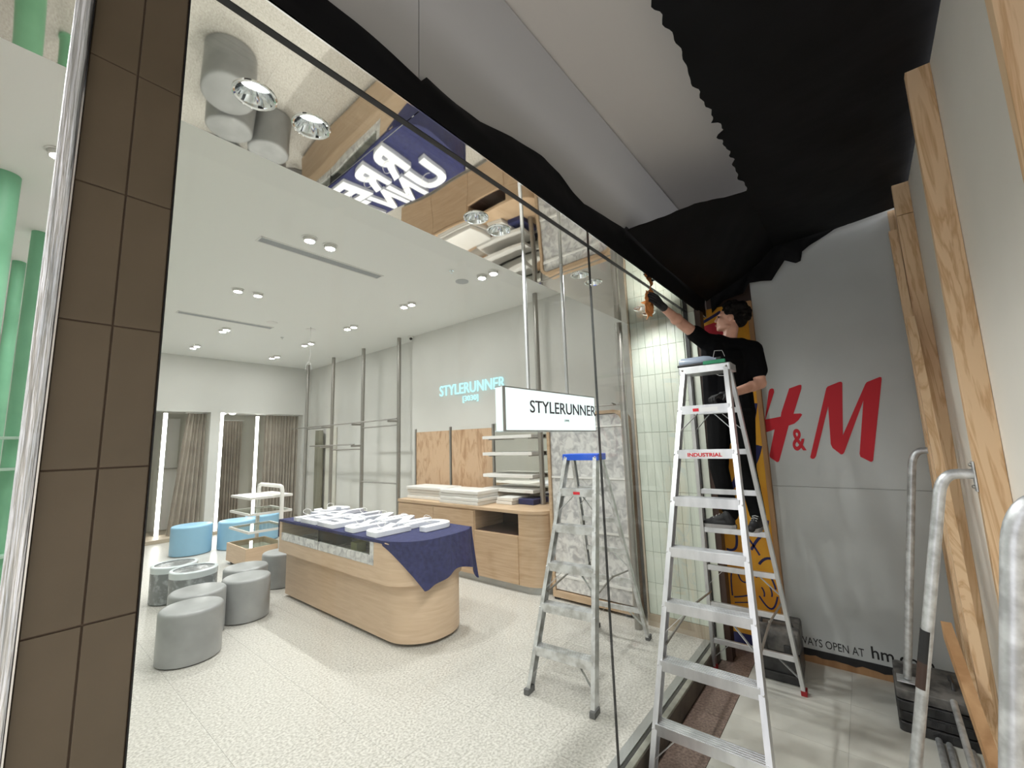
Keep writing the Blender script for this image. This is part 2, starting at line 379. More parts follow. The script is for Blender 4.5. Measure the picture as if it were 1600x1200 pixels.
# --- mall floor
mf = struct('floor_mall', bx(-2.5, 4.62, -0.6, 1.186, ZF-0.1, ZF-0.006), M['grout'], 'mall floor outside the shop')
tile_grid(mf, -2.4, 4.60, -0.55, 0.935, 4.07, 0.285, 0.6, 0.65, ZF, M['malltile'], 'white_floor_tile')
tile_grid(mf, -2.4, 4.60, 0.937, 1.178, 4.21, 0.937, 0.42, 0.241, ZF, M['brown'], 'brown_floor_tile', gap=0.0022)
obj('shadow_gap', bx(-2.4, 4.6, 1.1785, 1.1855, ZF-0.006, ZF-0.001), M['black'], mf)
# --- shopfront sill
sl = struct('trim_1', bx(-2.5, 4.20, 1.186, 1.222, ZF-0.006, 0.0, bev=0.003), M['concrete'], 'stone kerb under the shopfront glass')
obj('kerb_face', bx(-2.5, 4.20, 1.181, 1.1855, ZF-0.004, -0.012), M['kerb'], sl)
obj('glazing_slot', bx(-2.5, 4.20, 1.222, 1.246, -0.05, -0.006), M['black'], sl)
obj('inner_sill', bx(-2.5, 4.20, 1.246, 1.300, -0.05, 0.003, bev=0.002), M['sill'], sl)
# --- white shop ceiling
struct('ceiling', bx(-1.0, 5.3, 1.80, 11.25, ZC, ZC+0.08), M['ceil'], 'flat white shop ceiling')
struct('trim_2', bx(-2.5, 4.97, 1.775, 1.80, ZM+0.012, ZC), M['ceil'], 'white drop face behind the mirrored soffit')
# --- mirrored soffit panels with light holes
soffit = struct('trim_3', bx(-2.5, 4.20, 1.192, 1.216, ZM-0.002, ZM+0.03), M['black'], 'mirror-polished steel soffit above the glass')
MLX = [-0.65, -0.46, 0.461, 0.655, 1.543, 1.73, 2.635, 2.835, 3.747, 3.941]; MLY = 1.482
cuts = []
for x0, x1 in ((-2.5, 0.876), (0.880, 4.195)):
    for y0, y1 in ((1.118, 1.191), (1.217, 1.80)):
        o = obj('mirror_panel', bx(x0, x1, y0, y1, ZM, ZM+0.006), M['mirror'], soffit)
        if y0 > 1.2:
            for X in MLX:
                if x0 < X < x1:
                    bm = lathe(BM(), [(0.062, -0.1), (0.062, 0.1)], 28, (X, MLY, ZM)); c = obj('cutter', bm, None); cuts.append(c)
                    md = o.modifiers.new('hole', 'BOOLEAN'); md.operation = 'DIFFERENCE'; md.object = c; md.solver = 'EXACT'
            apply_mods(o)
for c in cuts: bpy.data.objects.remove(c)
# --- side walls
struct('wall_right', bx(XA, 5.35, 1.80, 6.55, 0, ZC), M['wall'], 'beige painted side wall with lit shop name')
struct('wall_bay', bx(XB, 5.35, 6.55, 12.7, 0, ZC), M['wall'], 'beige recessed side wall behind the clothes rack')
struct('wall_left', bx(-1.1, -1.0, 1.30, 12.7, 0, ZC), M['wall'], 'pale side wall behind the mint columns')
wb = struct('wall_back', bx(-1.0, 1.2, YB, YB+0.1, 0, ZC), M['wall'], 'beige rear wall with fitting room openings')
obj('wall_header', bx(1.2, XB, YB, YB+0.1, 2.68, ZC), M['wall'], wb)
obj('wall_pier', bx(2.99, 3.18, YB, YB+0.1, 0, 2.68), M['wall'], wb)
obj('wall_pier', bx(5.02, XB, YB, YB+0.1, 0, 2.68), M['wall'], wb)
fr = struct('wall_fitting_rooms', bx(1.0, XB, 12.5, 12.6, 0, 2.8), M['cream'], 'pale inner walls of the fitting rooms')
obj('partition', bx(3.04, 3.13, YB+0.1, 12.5, 0, 2.72), M['cream'], fr)
obj('partition', bx(1.0, 1.1, YB+0.1, 12.5, 0, 2.72), M['cream'], fr)
obj('room_ceiling', bx(1.0, XB, YB+0.1, 12.6, 2.72, 2.78), M['ceil'], fr)
obj('room_step', bx(1.2, XB, YB-0.02, 12.5, 0, 0.075, bev=0.004), M['skirt'], fr)
# --- tiled end wall
tw = struct('wall_tiled', bx(4.203, 4.33, 1.246, 1.80, 0, ZM), M['ggrout'], 'end wall of pale green glazed tiles stacked vertically')
th_, tw_ = 0.3012, 0.0775
shared = None
for i in range(7):
    for k in range(10):
        y = 1.252+tw_*i; z = 0.115+0.2905*k
        if z+0.28 > ZM: continue
        if shared is None:
            o = obj('wall_tile', bx(-0.008, 0.0, 0.001, tw_-0.001, 0.001, 0.2885, bev=0.002), M['gtile'], tw); shared = o.data
        else: o = link('wall_tile', shared, None, tw)
        o.location = (4.203, y, z)
obj('skirting_board', bx(4.185, 4.203, 1.252, 1.80, 0, 0.112), M['skirt'], tw)
obj('end_trim', bx(4.185, 4.33, 1.797, 1.815, 0, ZM), M['skirt'], tw)
struct('wall_return', bx(4.33, XA, 1.76, 1.80, 0, ZC), M['wall'], 'short wall joining the tiled end wall to the side wall')
# --- tiled pillar in the shopfront
pl = struct('wall_pillar', bx(0.052, 0.208, 1.166, 1.36, ZF, ZM), M['pgrout'], 'narrow pillar clad in two columns of dark beige tiles')
shared = None
for i in range(2):
    for k in range(11):
        z = 0.044+0.2885*k
        if z+0.2885 > ZM+0.05: continue
        if shared is None:
            o = obj('pillar_tile', bx(0.0016, 0.0764, -0.0035, 0, 0.0016, 0.2869, bev=0.001), M['pillar'], pl); shared = o.data
        else: o = link('pillar_tile', shared, None, pl)
        o.location = (0.052+0.078*i, 1.167, z)
for i in range(2):
    obj('pillar_tile', bx(0.0536+0.078*i, 0.1284+0.078*i, 1.1635, 1.167, ZF+0.004, 0.0424), M['pillar'], pl)
    obj('pillar_tile', bx(0.0536+0.078*i, 0.1284+0.078*i, 1.1635, 1.167, 2.9306, ZM-0.002), M['pillar'], pl)
obj('edge_trim', bx(0.208, 0.2105, 1.16, 1.37, ZF, ZM), M['black'], pl)
jt = thing('door_jamb', 'silver door jamb wrapped in crinkled protective film beside tiled pillar', 'door jamb', (0.025, 1.18, ZF))
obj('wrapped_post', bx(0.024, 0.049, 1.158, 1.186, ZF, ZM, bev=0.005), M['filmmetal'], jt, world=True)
obj('edge_strip', bx(0.0492, 0.0518, 1.155, 1.165, ZF, ZM), M['chrome'], jt, world=True)
# --- shopfront glass
for i, (x0, x1, lb) in enumerate(((0.212, 2.292, 'large clear shopfront pane from pillar to the thin joint'), (2.298, 4.194, 'large clear shopfront pane from the thin joint to the end frame'))):
    struct('window_%d' % (i+1), bx(x0, x1, 1.214, 1.226, -0.04, ZM+0.004), M['glass'], lb)
struct('trim_4', bx(2.2934, 2.2966, 1.213, 1.227, -0.01, ZM), M['seam'], 'thin dark joint between the two shopfront panes')
ef = thing('mullion_set', 'black mullion and pale tiled return closing the end of the glass', 'mullion', (4.40, 1.17, ZF))
obj('black_mullion', bx(4.18, 4.2025, 1.197, 1.232, 0.003, ZM-0.003), M['black'], ef, world=True)
obj('tiled_return', bx(4.203, 4.33, 1.136, 1.2455, ZF+0.004, ZM), M['gtile'], ef, world=True)
obj('brown_post', bx(4.215, 4.33, 1.087, 1.135, ZF+0.004, ZM), M['frame_brown'], ef, world=True)
# --- bulkhead above the shopfront, mall ceiling
bk = struct('wall_bulkhead', bx(-2.5, 4.6, 1.130, 1.16, ZM+0.010, 3.95), M['seam'], 'grey painted panels above the shopfront')
for x0, x1 in ((-2.5, 0.872), (0.876, 4.6)):
    obj('bulkhead_panel', bx(x0, x1, 1.1155, 1.130, ZM+0.008, 3.94), M['bulk'], bk)
obj('bright_edge', bx(-2.5, 4.20, 1.1125, 1.1175, ZM-0.002, ZM+0.0065), M['chrome'], bk)
struct('wall_gap_cover', bx(4.66, 4.70, 0.60, 1.40, ZF, 3.95), M['frame_brown'], 'dark wall added to cover the bright gap beyond the painted panel')  # added dark wall, keeps the bright world background from showing through
struct('ceiling_mall', bx(-2.5, 4.7, -0.6, 1.13, 3.95, 4.0), M['mallceil'], 'plain pale mall ceiling above the hoarding')
# --- hoarding: printed end wall
XH = 4.60
hm = struct('wall_hoarding_end', bx(XH+0.012, XH+0.03, -0.45, 0.70, ZF+0.03, 3.70), M['seam'], 'grey printed hoarding with large red letters')
obj('printed_panel', bx(XH, XH+0.012, -0.45, 0.70, 1.332, 3.70), M['print'], hm)
obj('printed_panel', bx(XH, XH+0.012, -0.45, 0.70, ZF+0.05, 1.329), M['print'], hm)
bm = BM()
pts = [(0.70, -0.03), (-0.45, -0.03)]
n_ = 26
low = [(-0.45+1.15*i/n_, -0.085+0.012*fbm(i*0.9, 0.3, 4)*0.6) for i in range(n_+1)]
prism(bm, [(p[0], p[1]) for p in pts]+low, -0.004, 0.0, Matrix(((0, 0, 1, XH-0.001), (1, 0, 0, 0), (0, 1, 0, 0), (0, 0, 0, 1))))
obj('black_band', bm, M['ink'], hm)
obj('bottom_batten', bx(XH-0.003, XH+0.03, -0.45, 0.70, ZF+0.002, -0.075), M['pine2'], hm)
def onwall(pts): return [(y, z) for y, z in pts]
def flatpoly(pts, x, th=0.002):
    return prism(BM(), pts, -th, 0.0, Matrix(((0, 0, 1, x), (1, 0, 0, 0), (0, 1, 0, 0), (0, 0, 0, 1))))
PH = [(0.632, 2.223), (0.613, 2.228), (0.601, 2.22), (0.6, 2.193), (0.696, 1.94), (0.571, 1.96), (0.561, 2.001), (0.479, 2.213), (0.403, 2.237), (0.389, 2.238), (0.383, 2.23), (0.388, 2.198), (0.469, 1.98), (0.415, 1.979), (0.405, 1.967), (0.436, 1.922), (0.473, 1.89), (0.517, 1.875), (0.621, 1.563), (0.629, 1.548), (0.643, 1.545), (0.695, 1.59), (0.696, 1.61), (0.631, 1.845), (0.75, 1.822), (0.759, 1.844), (0.759, 1.893), (0.744, 1.94), (0.644, 2.2)]
PM = [(0.385, 1.591), (0.207, 2.184), (0.196, 2.2), (0.112, 2.232), (0.097, 2.232), (0.091, 2.22), (0.136, 1.774), (-0.059, 2.194), (-0.071, 2.209), (-0.156, 2.242), (-0.167, 2.238), (-0.166, 2.219), (-0.038, 1.564), (-0.029, 1.551), (-0.019, 1.551), (0.04, 1.592), (0.043, 1.617), (-0.031, 2.056), (0.143, 1.628), (0.154, 1.614), (0.167, 1.612), (0.218, 1.667), (0.227, 1.7), (0.21, 2.027), (0.343, 1.597), (0.354, 1.58), (0.368, 1.574), (0.382, 1.58)]
PH = [(min(y, 0.70), z) for y, z in PH]
obj('letter_h', flatpoly(PH, XH-0.0005), M['red'], hm)
obj('letter_m', flatpoly(PM, XH-0.0005), M['red'], hm)
obj('ampersand', text_bm('&', 0.10, 0.195, 0.002, FACE_NX, (XH-0.001, 0.455, 1.745), bold=0.02), M['red'], hm)
obj('slogan_text', text_bm('ALWAYS OPEN AT', 0.515, 0.062, 0.002, FACE_NX, (XH-0.001, 0.448, 0.030)), M['ink'], hm)
obj('address_text', text_bm('hm.com', 0.36, 0.092, 0.002, FACE_NX, (XH-0.001, -0.035, 0.050), bold=0.012), M['ink'], hm)
# --- hoarding: long wall with timber studs
YR = -0.45
hr = struct('wall_hoarding', bx(-2.5, XH, YR-0.03, YR-0.014, ZF, 3.57), M['seam'], 'long hoarding of pale boards on timber studs')
for x0, x1 in ((-2.5, 0.20), (0.203, 1.47), (1.473, 2.74), (2.743, 4.02), (4.023, 4.59)):
    obj('hoarding_board', bx(x0, x1, YR-0.014, YR, ZF+0.02, 3.57), M['hoard'], hr)
for X, z0, z1, wd in ((0.20, ZF+0.02, 3.56, 0.045), (1.455, ZF+0.02, 3.57, 0.045), (2.725, ZF+0.02, 3.565, 0.045), (4.0, ZF+0.02, 3.33, 0.045), (4.0, 3.335, 3.57, 0.045), (4.30, ZF+0.02, 3.0, 0.04), (4.535, ZF+0.02, 3.60, 0.045)):
    obj('timber_stud', bx(X, X+wd, YR+0.001, YR+0.091, z0, z1, bev=0.002), M['pine'], hr)
obj('timber_stud', bx(XH-0.045, XH+0.045, 0.702, 0.74, ZF+0.01, 3.1, bev=0.002), M['pine2'], hr)

# ================================================================== CEILING FITTINGS
def beam(parent, z, power, angle, rad=0.045):
    l = bpy.data.lights.new('downlight_beam', 'SPOT'); l.energy = power; l.spot_size = math.radians(angle); l.spot_blend = 0.95
    l.shadow_soft_size = rad; l.color = (1.0, 0.988, 0.975)
    o = bpy.data.objects.new('downlight_beam', l); C.objects.link(o); o.parent = parent; o.location = (0, 0, z)
def downlight(x, y, label):
    t = thing('ceiling_downlight', label, 'downlight', (x, y, ZC), 0, 'ceiling downlights')
    obj('trim_ring', lathe(BM(), [(0.075, 0.0), (0.078, -0.006), (0.064, -0.008), (0.060, 0.0)], 24, caps=False), M['white'], t, True)
    d = obj('lamp_drum', lathe(BM(), [(0.056, 0.0), (0.056, -0.034), (0.046, -0.036), (0.046, -0.030)], 24), M['white'], t, True)
    obj('lens', lathe(BM(), [(0.045, -0.031), (0.043, -0.037), (0.0, -0.038)], 20), M['lamp'], d, True)
    beam(t, -0.045, SPOT, 100)
    return t
DLs = [((3.724, 3.494), 'farther', (3.721, 3.294), 'nearer', 'pair nearest the mirrored soffit, left of lightbox rod'),
       ((3.735, 5.127), 'farther', (3.745, 4.955), 'nearer', 'pair above the lit shop name wall'),
       ((3.767, 6.812), 'farther', (3.782, 6.626), 'nearer', 'pair beside the nearest rack pole'),
       ((3.792, 8.513), 'farther', (3.809, 8.273), 'nearer', 'pair level with the middle rack poles'),
       ((3.823, 10.199), 'farther', (3.849, 9.985), 'nearer', 'pair beside the farthest rack pole'),
       ((1.824, 4.07), 'left', (2.043, 4.081), 'right', 'pair in front of the near air grille'),
       ((1.835, 6.10), 'left', (2.071, 6.098), 'right', 'pair between the two air grilles'),
       ((2.338, 8.42), 'farther', (2.343, 8.243), 'nearer', 'pair just behind the far air grille'),
       ((2.338, 10.166), 'farther', (2.343, 9.933), 'nearer', 'pair above the fitting room curtains')]
for a, la, b_, lb, d in DLs:
    downlight(*a, 'round white downlight, %s of the %s' % (la, d)); downlight(*b_, 'round white downlight, %s of the %s' % (lb, d))
for X, Y in ((0.1, 4.1), (0.1, 6.1), (0.45, 8.3), (0.45, 10.0)):  # unseen downlights added to balance the light on the left side
    t = downlight(X, Y, 'added unseen downlight behind the pillar, %s from the glass' % {4.1: 'nearest', 6.1: 'second', 8.3: 'third', 10.0: 'farthest'}[Y])
names = {0.461: 'left one above the grey stools', 0.655: 'right one above the grey stools', 1.543: 'left one beside the lightbox rods', 1.73: 'right one beside the lightbox rods', 2.635: 'left one right of the second lightbox rod', 2.835: 'right one right of the second lightbox rod', 3.747: 'left one by the tiled end wall', 3.941: 'right one by the tiled end wall', -0.65: 'left one of the pair left of the pillar', -0.46: 'right one of the pair left of the pillar'}
for X in MLX:
    t = thing('soffit_downlight', 'chrome recessed downlight in mirrored soffit, '+names[X], 'downlight', (X, MLY, ZM), 0, 'soffit downlights')
    obj('chrome_reflector', lathe(BM(), [(0.068, -0.003), (0.064, -0.005), (0.058, -0.002), (0.034, 0.055), (0.034, 0.075), (0.036, 0.075), (0.061, 0.006), (0.068, -0.001), (0.068, -0.003)], 28, caps=False), M['chrome'], t, True)
    obj('lens', lathe(BM(), [(0.033, 0.066), (0.027, 0.064), (0.0, 0.0635)], 20), M['lampm'], t, True)
    beam(t, -0.010, SPOTM*(0.22 if X > 3.8 else 0.7 if X > 3.5 else 1.0), 158, 0.03)
def grille(x0, x1, y, label):
    t = thing('air_grille', label, 'air grille', ((x0+x1)/2, y, ZC), 0, 'linear air grilles'); h = (x1-x0)/2
    bm = BM()
    for s in (-1, 1): box(bm, -h, h, s*0.066-0.010, s*0.066+0.010, -0.006, 0)
    for s in (-1, 1): box(bm, s*h-0.008, s*h+0.008, -0.076, 0.076, -0.006, 0)
    obj('frame', bm, M['white'], t)
    obj('backing', bx(-h+0.008, h-0.008, -0.056, 0.056, -0.002, 0), M['grille'], t)
    for k in range(4): obj('slat', bx(-h+0.008, h-0.008, -0.042+0.026*k-0.002, -0.042+0.026*k+0.006, -0.005, -0.001), M['grille'], t)
grille(1.49, 2.87, 4.44, 'long grey ceiling air grille nearest the shopfront')
grille(1.55, 2.87, 7.72, 'long grey ceiling air grille deeper inside the shop')
for (X, Y), lb in (((3.35, 3.65), 'small chrome sprinkler head near the mirrored soffit'), ((3.25, 8.24), 'small chrome sprinkler head deep in the shop')):
    one('sprinkler', lathe(BM(), [(0.03, 0), (0.03, -0.006), (0.008, -0.008), (0.008, -0.03), (0.016, -0.034), (0.0, -0.036)], 14, (X, Y, ZC)), M['chrome'], lb, 'sprinkler', (X, Y, ZC), 'ceiling sprinklers', True)
for (X, Y), lb, m_ in (((3.68, 3.81), 'flat bluish ceiling speaker disc beside the near downlights', 'grille'), ((2.74, 7.37), 'flat pale ceiling speaker disc beside the far air grille', 'white'), ((3.38, 7.36), 'flat pale ceiling speaker disc between the middle downlights', 'white')):
    one('ceiling_speaker', lathe(BM(), [(0.085, 0), (0.085, -0.004), (0.078, -0.006), (0.0, -0.005)], 24, (X, Y, ZC)), M[m_], lb, 'speaker', (X, Y, ZC), 'ceiling speakers', True)
t = thing('security_camera', 'small white dome security camera above the nearest rack pole', 'camera', (4.93, 6.55, ZC))
obj('dome_base', lathe(BM(), [(0.055, 0), (0.055, -0.03), (0.045, -0.04), (0, -0.04)], 18), M['white'], t, True)
obj('lens', ballm(BM(), (-0.012, -0.02, -0.05), 0.03, 12), M['eyes'], t, True)
t = thing('ceiling_cable', 'thin loose cable hanging from ceiling near the fitting rooms', 'cable', (3.3, 7.2, ZC))
obj('lead', tb([(0, 0, 0), (0.01, 0.01, -0.15), (-0.02, 0, -0.3), (0.015, 0, -0.48), (0, 0.02, -0.6)], 0.004, 6), M['wire'], t, True)
for a in range(4): obj('stripped_end', tb([(0, 0.02, -0.6), (0.04*math.cos(a*1.6), 0.02+0.04*math.sin(a*1.6), -0.66), (0.06*math.cos(a*1.6), 0.02+0.06*math.sin(a*1.6), -0.74-0.02*a)], 0.003, 6), M['wire'], t, True)

# ================================================================== SIGNS
t = thing('wall_sign', 'glowing aqua lettered shop name on the beige side wall', 'sign', (XA-0.02, 4.97, 2.70))
obj('shop_name', text_bm('STYLERUNNER', 1.53, 0.185, 0.014, FACE_NX, (0, 0, 0.04), bold=0.004), M['neon'], t)
obj('shop_number', text_bm('[3030]', 0.36, 0.115, 0.014, FACE_NX, (0, 0.0, -0.155)), M['neon'], t)
t = thing('lightbox_sign', 'hanging white lightbox sign with grey shop name behind the glass', 'sign', (2.19, 1.48, 1.86))
obj('lit_body', prism(BM(), rrect(-0.50, 0.505, -0.028, 0.032, 0.012, 4), 0.004, 0.236), M['lightbox'], t)
bm = BM(); prism(bm, rrect(-0.504, 0.509, -0.031, 0.035, 0.014, 4), 0.236, 0.243)
obj('top_rim', bm, M['alu'], t)
bm = BM(); prism(bm, rrect(-0.504, 0.509, -0.031, -0.026, 0.002, 2), -0.002, 0.006); prism(bm, rrect(-0.504, 0.509, 0.030, 0.035, 0.002, 2), -0.002, 0.006)
obj('bottom_rim', bm, M['alu'], t)
obj('corner_trim', bx(-0.506, -0.484, -0.0315, -0.0275, 0.0, 0.24), M['alu'], t)
obj('shop_name', text_bm('STYLERUNNER', 0.77, 0.072, 0.002, FACE_NY, (0.118, -0.030, 0.142), bold=0.008), mat('sign_grey', lin(96, 92, 108), 0.6), t)
obj('shop_number', text_bm('[3030]', 0.05, 0.016, 0.002, FACE_NY, (0.118, -0.030, 0.066)), mat('sign_pale_grey', lin(150, 170, 172), 0.6), t)
for X in (-0.235, 0.19): obj('hanging_rod', tb([(X, 0.002, 0.243), (X, 0.002, ZM-1.86)], 0.0115, 12), M['alu'], t, True)

# ================================================================== SIDE WALL: rack, cabinet, boards, shelves
rk = thing('clothes_rack', 'floor-to-ceiling rack of four steel poles with hanging rails', 'clothes rack', (4.85, 8.7, 0))
PY = [10.63, 9.36, 8.08, 6.81]
for y in PY: obj('pole', tb([(4.85, y, 0.0), (4.85, y, ZC)], 0.038, 16), M['steel'], rk, True, world=True)
def rail(y0, y1, z, x=4.62, nm='hanging_rail'):
    obj(nm, tb([(x, y0, z), (x, y1, z)], 0.014, 10), M['steel'], rk, True, world=True)
rail(6.55, 10.9, 2.30); rail(8.0, 9.9, 1.86)
rail(6.85, 8.05, 2.20, 4.85, 'cross_rail'); rail(8.1, 9.3, 1.76, 4.85, 'cross_rail'); rail(6.85, 8.05, 1.10, 4.85, 'cross_rail'); rail(9.4, 10.6, 2.28, 4.85, 'cross_rail')
for y, z in ((6.81, 2.30), (8.08, 2.30), (9.36, 2.30), (8.08, 1.86), (9.36, 1.86)):
    obj('rail_bracket', bx(4.60, 4.85, y-0.012, y+0.012, z-0.05, z-0.01, bev=0.004), M['steel'], rk, world=True)
one('tall_panel', bx(5.17, 5.198, 9.75, 10.25, 0.02, 2.3, bev=0.003), M['cream'], 'tall pale panel leaning flat on wall behind rack poles', 'panel', (5.18, 10.0, 0.02))
def curtain(x0, x1, y, z0, z1, label, m, folds, depth=0.05, taper=0.0, along='x', group='fitting room curtains'):
    n = folds*8
    def fn(u, v):
        s = u*folds*2*PI; k = x0+(x1-x0)*u
        k = k - taper*(1-u)*(1-v)
        d = y+depth*math.sin(s+0.6*math.sin(s*0.37))*(0.55+0.45*(1-v))+0.012*math.sin(3*v+u*9)
        z = z0+(z1-z0)*v
        return (k, d, z) if along == 'x' else (d, k, z)
    bm = sheet(fn, n, 8, 0.004)
    t = thing('curtain', label, 'curtain', ((x0+x1)/2, y, z1) if along == 'x' else (y, (x0+x1)/2, z1), 0, group)
    obj('drape', bm, m, t, True, world=True)
    p = [(x0-0.03, y, z1+0.01), (x1+0.03, y, z1+0.01)] if along == 'x' else [(y, x0-0.03, z1+0.01), (y, x1+0.03, z1+0.01)]
    obj('curtain_track', tb(p, 0.012, 8), M['white'], t, True, world=True)
curtain(1.55, 2.20, 12.3, 0.09, 2.60, 'grey curtain at the back of the left fitting room', M['curtain2'], 8)
curtain(2.62, 2.97, 11.45, 0.09, 2.66, 'taupe curtain tied wide at its foot right of tall light', M['curtain'], 6, 0.045, 0.22)
curtain(3.42, 3.98, 12.3, 0.09, 2.56, 'taupe curtain hanging inside the middle fitting room', M['curtain'], 9)
curtain(4.20, 4.99, 11.42, 0.09, 2.66, 'wide taupe curtain at the rear corner of the shop', M['curtain'], 11)
curtain(10.30, 10.62, 5.10, 0.03, 2.25, 'olive curtain gathered behind the farthest rack pole', M['curtain2'], 4, 0.04, 0.0, 'y')
for X, Y, lb in ((2.30, 11.75, 'tall vertical light strip in the left fitting room'), (3.215, 11.24, 'tall vertical light strip on edge of the wall pier'), (4.24, 12.05, 'tall vertical light strip behind the tiered display')):
    t = thing('light_strip', lb, 'light', (X, Y, 0.08), 0, 'fitting room light strips')
    obj('housing', bx(-0.038, 0.038, 0.002, 0.03, 0, 2.60), M['white'], t)
    obj('diffuser', bx(-0.034, 0.034, -0.012, 0.002, 0.005, 2.595, bev=0.004), M['led'], t)
for X, lb in ((3.42, 'left round light in the middle fitting room ceiling'), (3.62, 'right round light in the middle fitting room ceiling')):
    one('fitting_room_light', lathe(BM(), [(0.06, 0), (0.06, -0.02), (0.05, -0.024), (0.0, -0.024)], 18, (X, 11.9, 2.72)), M['led'], lb, 'downlight', (X, 11.9, 2.72), 'fitting room ceiling lights', True)
one('fitting_room_rail', tb([(2.36, 12.4, 1.45), (2.72, 12.4, 1.45)], 0.014, 10), M['steel'], 'short steel hanging bar beside the left light strip', 'rail', (2.5, 12.4, 1.45), None, True)
one('fitting_room_panel', bx(2.46, 2.72, 12.44, 12.47, 0.09, 2.6, bev=0.004), M['white'], 'pale panel between curtains in left fitting room', 'panel', (2.6, 12.45, 0.09))

# low oak cabinet
cb = thing('oak_cabinet', 'long low oak cabinet with rounded end against the side wall', 'cabinet', (4.5, 4.4, 0))
def capsh(x0, x1, y0, y1, r): return rrect(x0, x1, y0, y1, r, 10, (1, 0, 0, 0))
obj('plinth', prism(BM(), capsh(4.21, 4.93, 3.03, 5.83, 0.30), 0.0, 0.085), M['sill'], cb, world=True)
bm = BM(); prism(bm, capsh(4.18, 4.93, 2.99, 5.85, 0.34), 0.085, 0.66)
obj('body', bm, M['oak2'], cb, True, world=True)
bm = BM(); prism(bm, capsh(4.18, 4.93, 2.99, 3.40, 0.34), 0.66, 0.925); obj('rounded_end', bm, M['oak2'], cb, True, world=True)
obj('upper_case', bx(4.18, 4.93, 4.145, 5.85, 0.66, 0.925), M['oak2'], cb, world=True)
obj('niche_back', bx(4.75, 4.93, 3.40, 4.145, 0.66, 0.925), M['frame_brown'], cb, world=True)
obj('niche_lining', bx(4.19, 4.75, 3.401, 4.144, 0.661, 0.668), M['frame_brown'], cb, world=True)
bm = BM(); prism(bm, capsh(4.165, 4.94, 2.975, 5.86, 0.35), 0.925, 0.968, bev=0.006); obj('worktop', bm, M['oak2'], cb, True, world=True)
for y0, y1, z0, z1 in ((4.165, 4.99, 0.09, 0.90), (4.996, 5.845, 0.09, 0.90), (3.41, 4.158, 0.09, 0.655)):
    obj('door', bx(4.166, 4.180, y0, y1, z0, z1, bev=0.002), M['oak2'], cb, world=True)
# flat white boards stacked on the cabinet
def stack(y0, y1, x0, x1, n, lab, grp):
    h = 0.046
    for k in range(n):
        dx, dy = random.uniform(-.018, .018), random.uniform(-.018, .018)
        ordn = ['lowest', 'second from bottom', 'third from bottom', 'topmost'][k] if n == 4 else ['lower', 'upper'][k]
        one('shelf_board', bx(x0+dx, x1+dx, y0+dy, y1+dy, 0.968+h*k+0.0012*(k+1), 0.968+h*(k+1)+0.0012*k, bev=0.007), M['white'], 'white shelf board, %s of stack %s' % (ordn, lab), 'board', ((x0+x1)/2+dx, (y0+y1)/2+dy, 0.968+h*k+0.0012*(k+1)), grp)
stack(4.93, 5.80, 4.30, 4.70, 4, 'at the cabinet end by the rack', 'white boards in the far stack')
stack(4.10, 4.88, 4.20, 4.62, 4, 'in front of the plywood boards', 'white boards in the near stack')
stack(3.72, 4.00, 4.46, 4.80, 2, 'under the floating shelves', 'white boards under the shelves')
one('navy_box', bx(4.58, 4.93, 3.455, 3.71, 0.969, 1.04, bev=0.004), M['navy'], 'flat navy box on cabinet under the lowest shelf', 'box', (4.75, 3.58, 0.969))
# plywood boards on the wall
bb = thing('plywood_backing', 'two plywood boards in a steel frame above the oak cabinet', 'wall panel', (XA, 5.4, 1.08))
for y0, y1, lb in ((5.50, 6.40, None), (4.50, 5.44, None)):
    obj('plywood_board', bx(XA-0.018, XA-0.002, y0, y1, 1.09, 2.04), M['ply'], bb, world=True)
    obj('fabric_strip', bx(XA-0.012, XA-0.002, y0, y1, 2.041, 2.10), M['wall'], bb, world=True)
for y in (6.42, 5.47, 4.48): obj('steel_upright', bx(XA-0.03, XA-0.001, y-0.018, y+0.018, 1.08, 2.10), M['steel'], bb, world=True)
# mirror with floating shelves
t = thing('wall_mirror', 'bright wall mirror behind the floating white shelves', 'mirror', (XA, 3.95, 1.0))
obj('mirror_pane', bx(XA-0.014, XA-0.002, 3.46, 4.455, 1.06, 2.10), M['wallmirror'], t, world=True)
obj('mirror_edge', bx(XA-0.018, XA-0.001, 3.44, 3.458, 1.04, 2.12), M['steel'], t, world=True)
for z, lb in ((1.905, 'topmost white floating shelf beside the lightbox'), (1.665, 'second white floating shelf from the top'), (1.355, 'third white floating shelf from the top'), (1.155, 'lowest white floating shelf above the cabinet')):
    t = thing('floating_shelf', lb, 'shelf', (4.75, 3.9, z), 0, 'white floating shelves')
    obj('shelf_plank', bx(4.64, 4.93, 3.50, 4.42, z-0.045, z, bev=0.003), M['white'], t, world=True)
    for y in (3.55, 4.30): obj('bracket', bx(4.66, 4.955, y, y+0.02, z-0.060, z-0.046), M['steel'], t, world=True)
one('display_post', tb([(4.72, 3.40, 0.97), (4.72, 3.40, ZC)], 0.036, 16), M['steel'], 'steel post rising to ceiling between shelves and marble panel', 'post', (4.72, 3.40, 0.97), 'steel posts', True)
one('display_post', tb([(4.06, 1.86, 0), (4.06, 1.86, ZM)], 0.036, 16), M['steel'], 'steel post beside the tiled end wall reaching the soffit', 'post', (4.06, 1.86, 0), 'steel posts', True)
t = thing('wall_hook_rail', 'thin steel rail with pegs above the marble panel', 'rail', (4.3, 2.4, 2.17))
obj('bar', tb([(4.2, 1.89, 2.17), (4.28, 3.3, 2.17)], 0.008, 8), M['steel'], t, True, world=True)
for y in (1.93, 2.02): obj('peg', tb([(4.20, y, 2.17), (4.12, y, 2.18)], 0.008, 8), M['steel'], t, True, world=True)
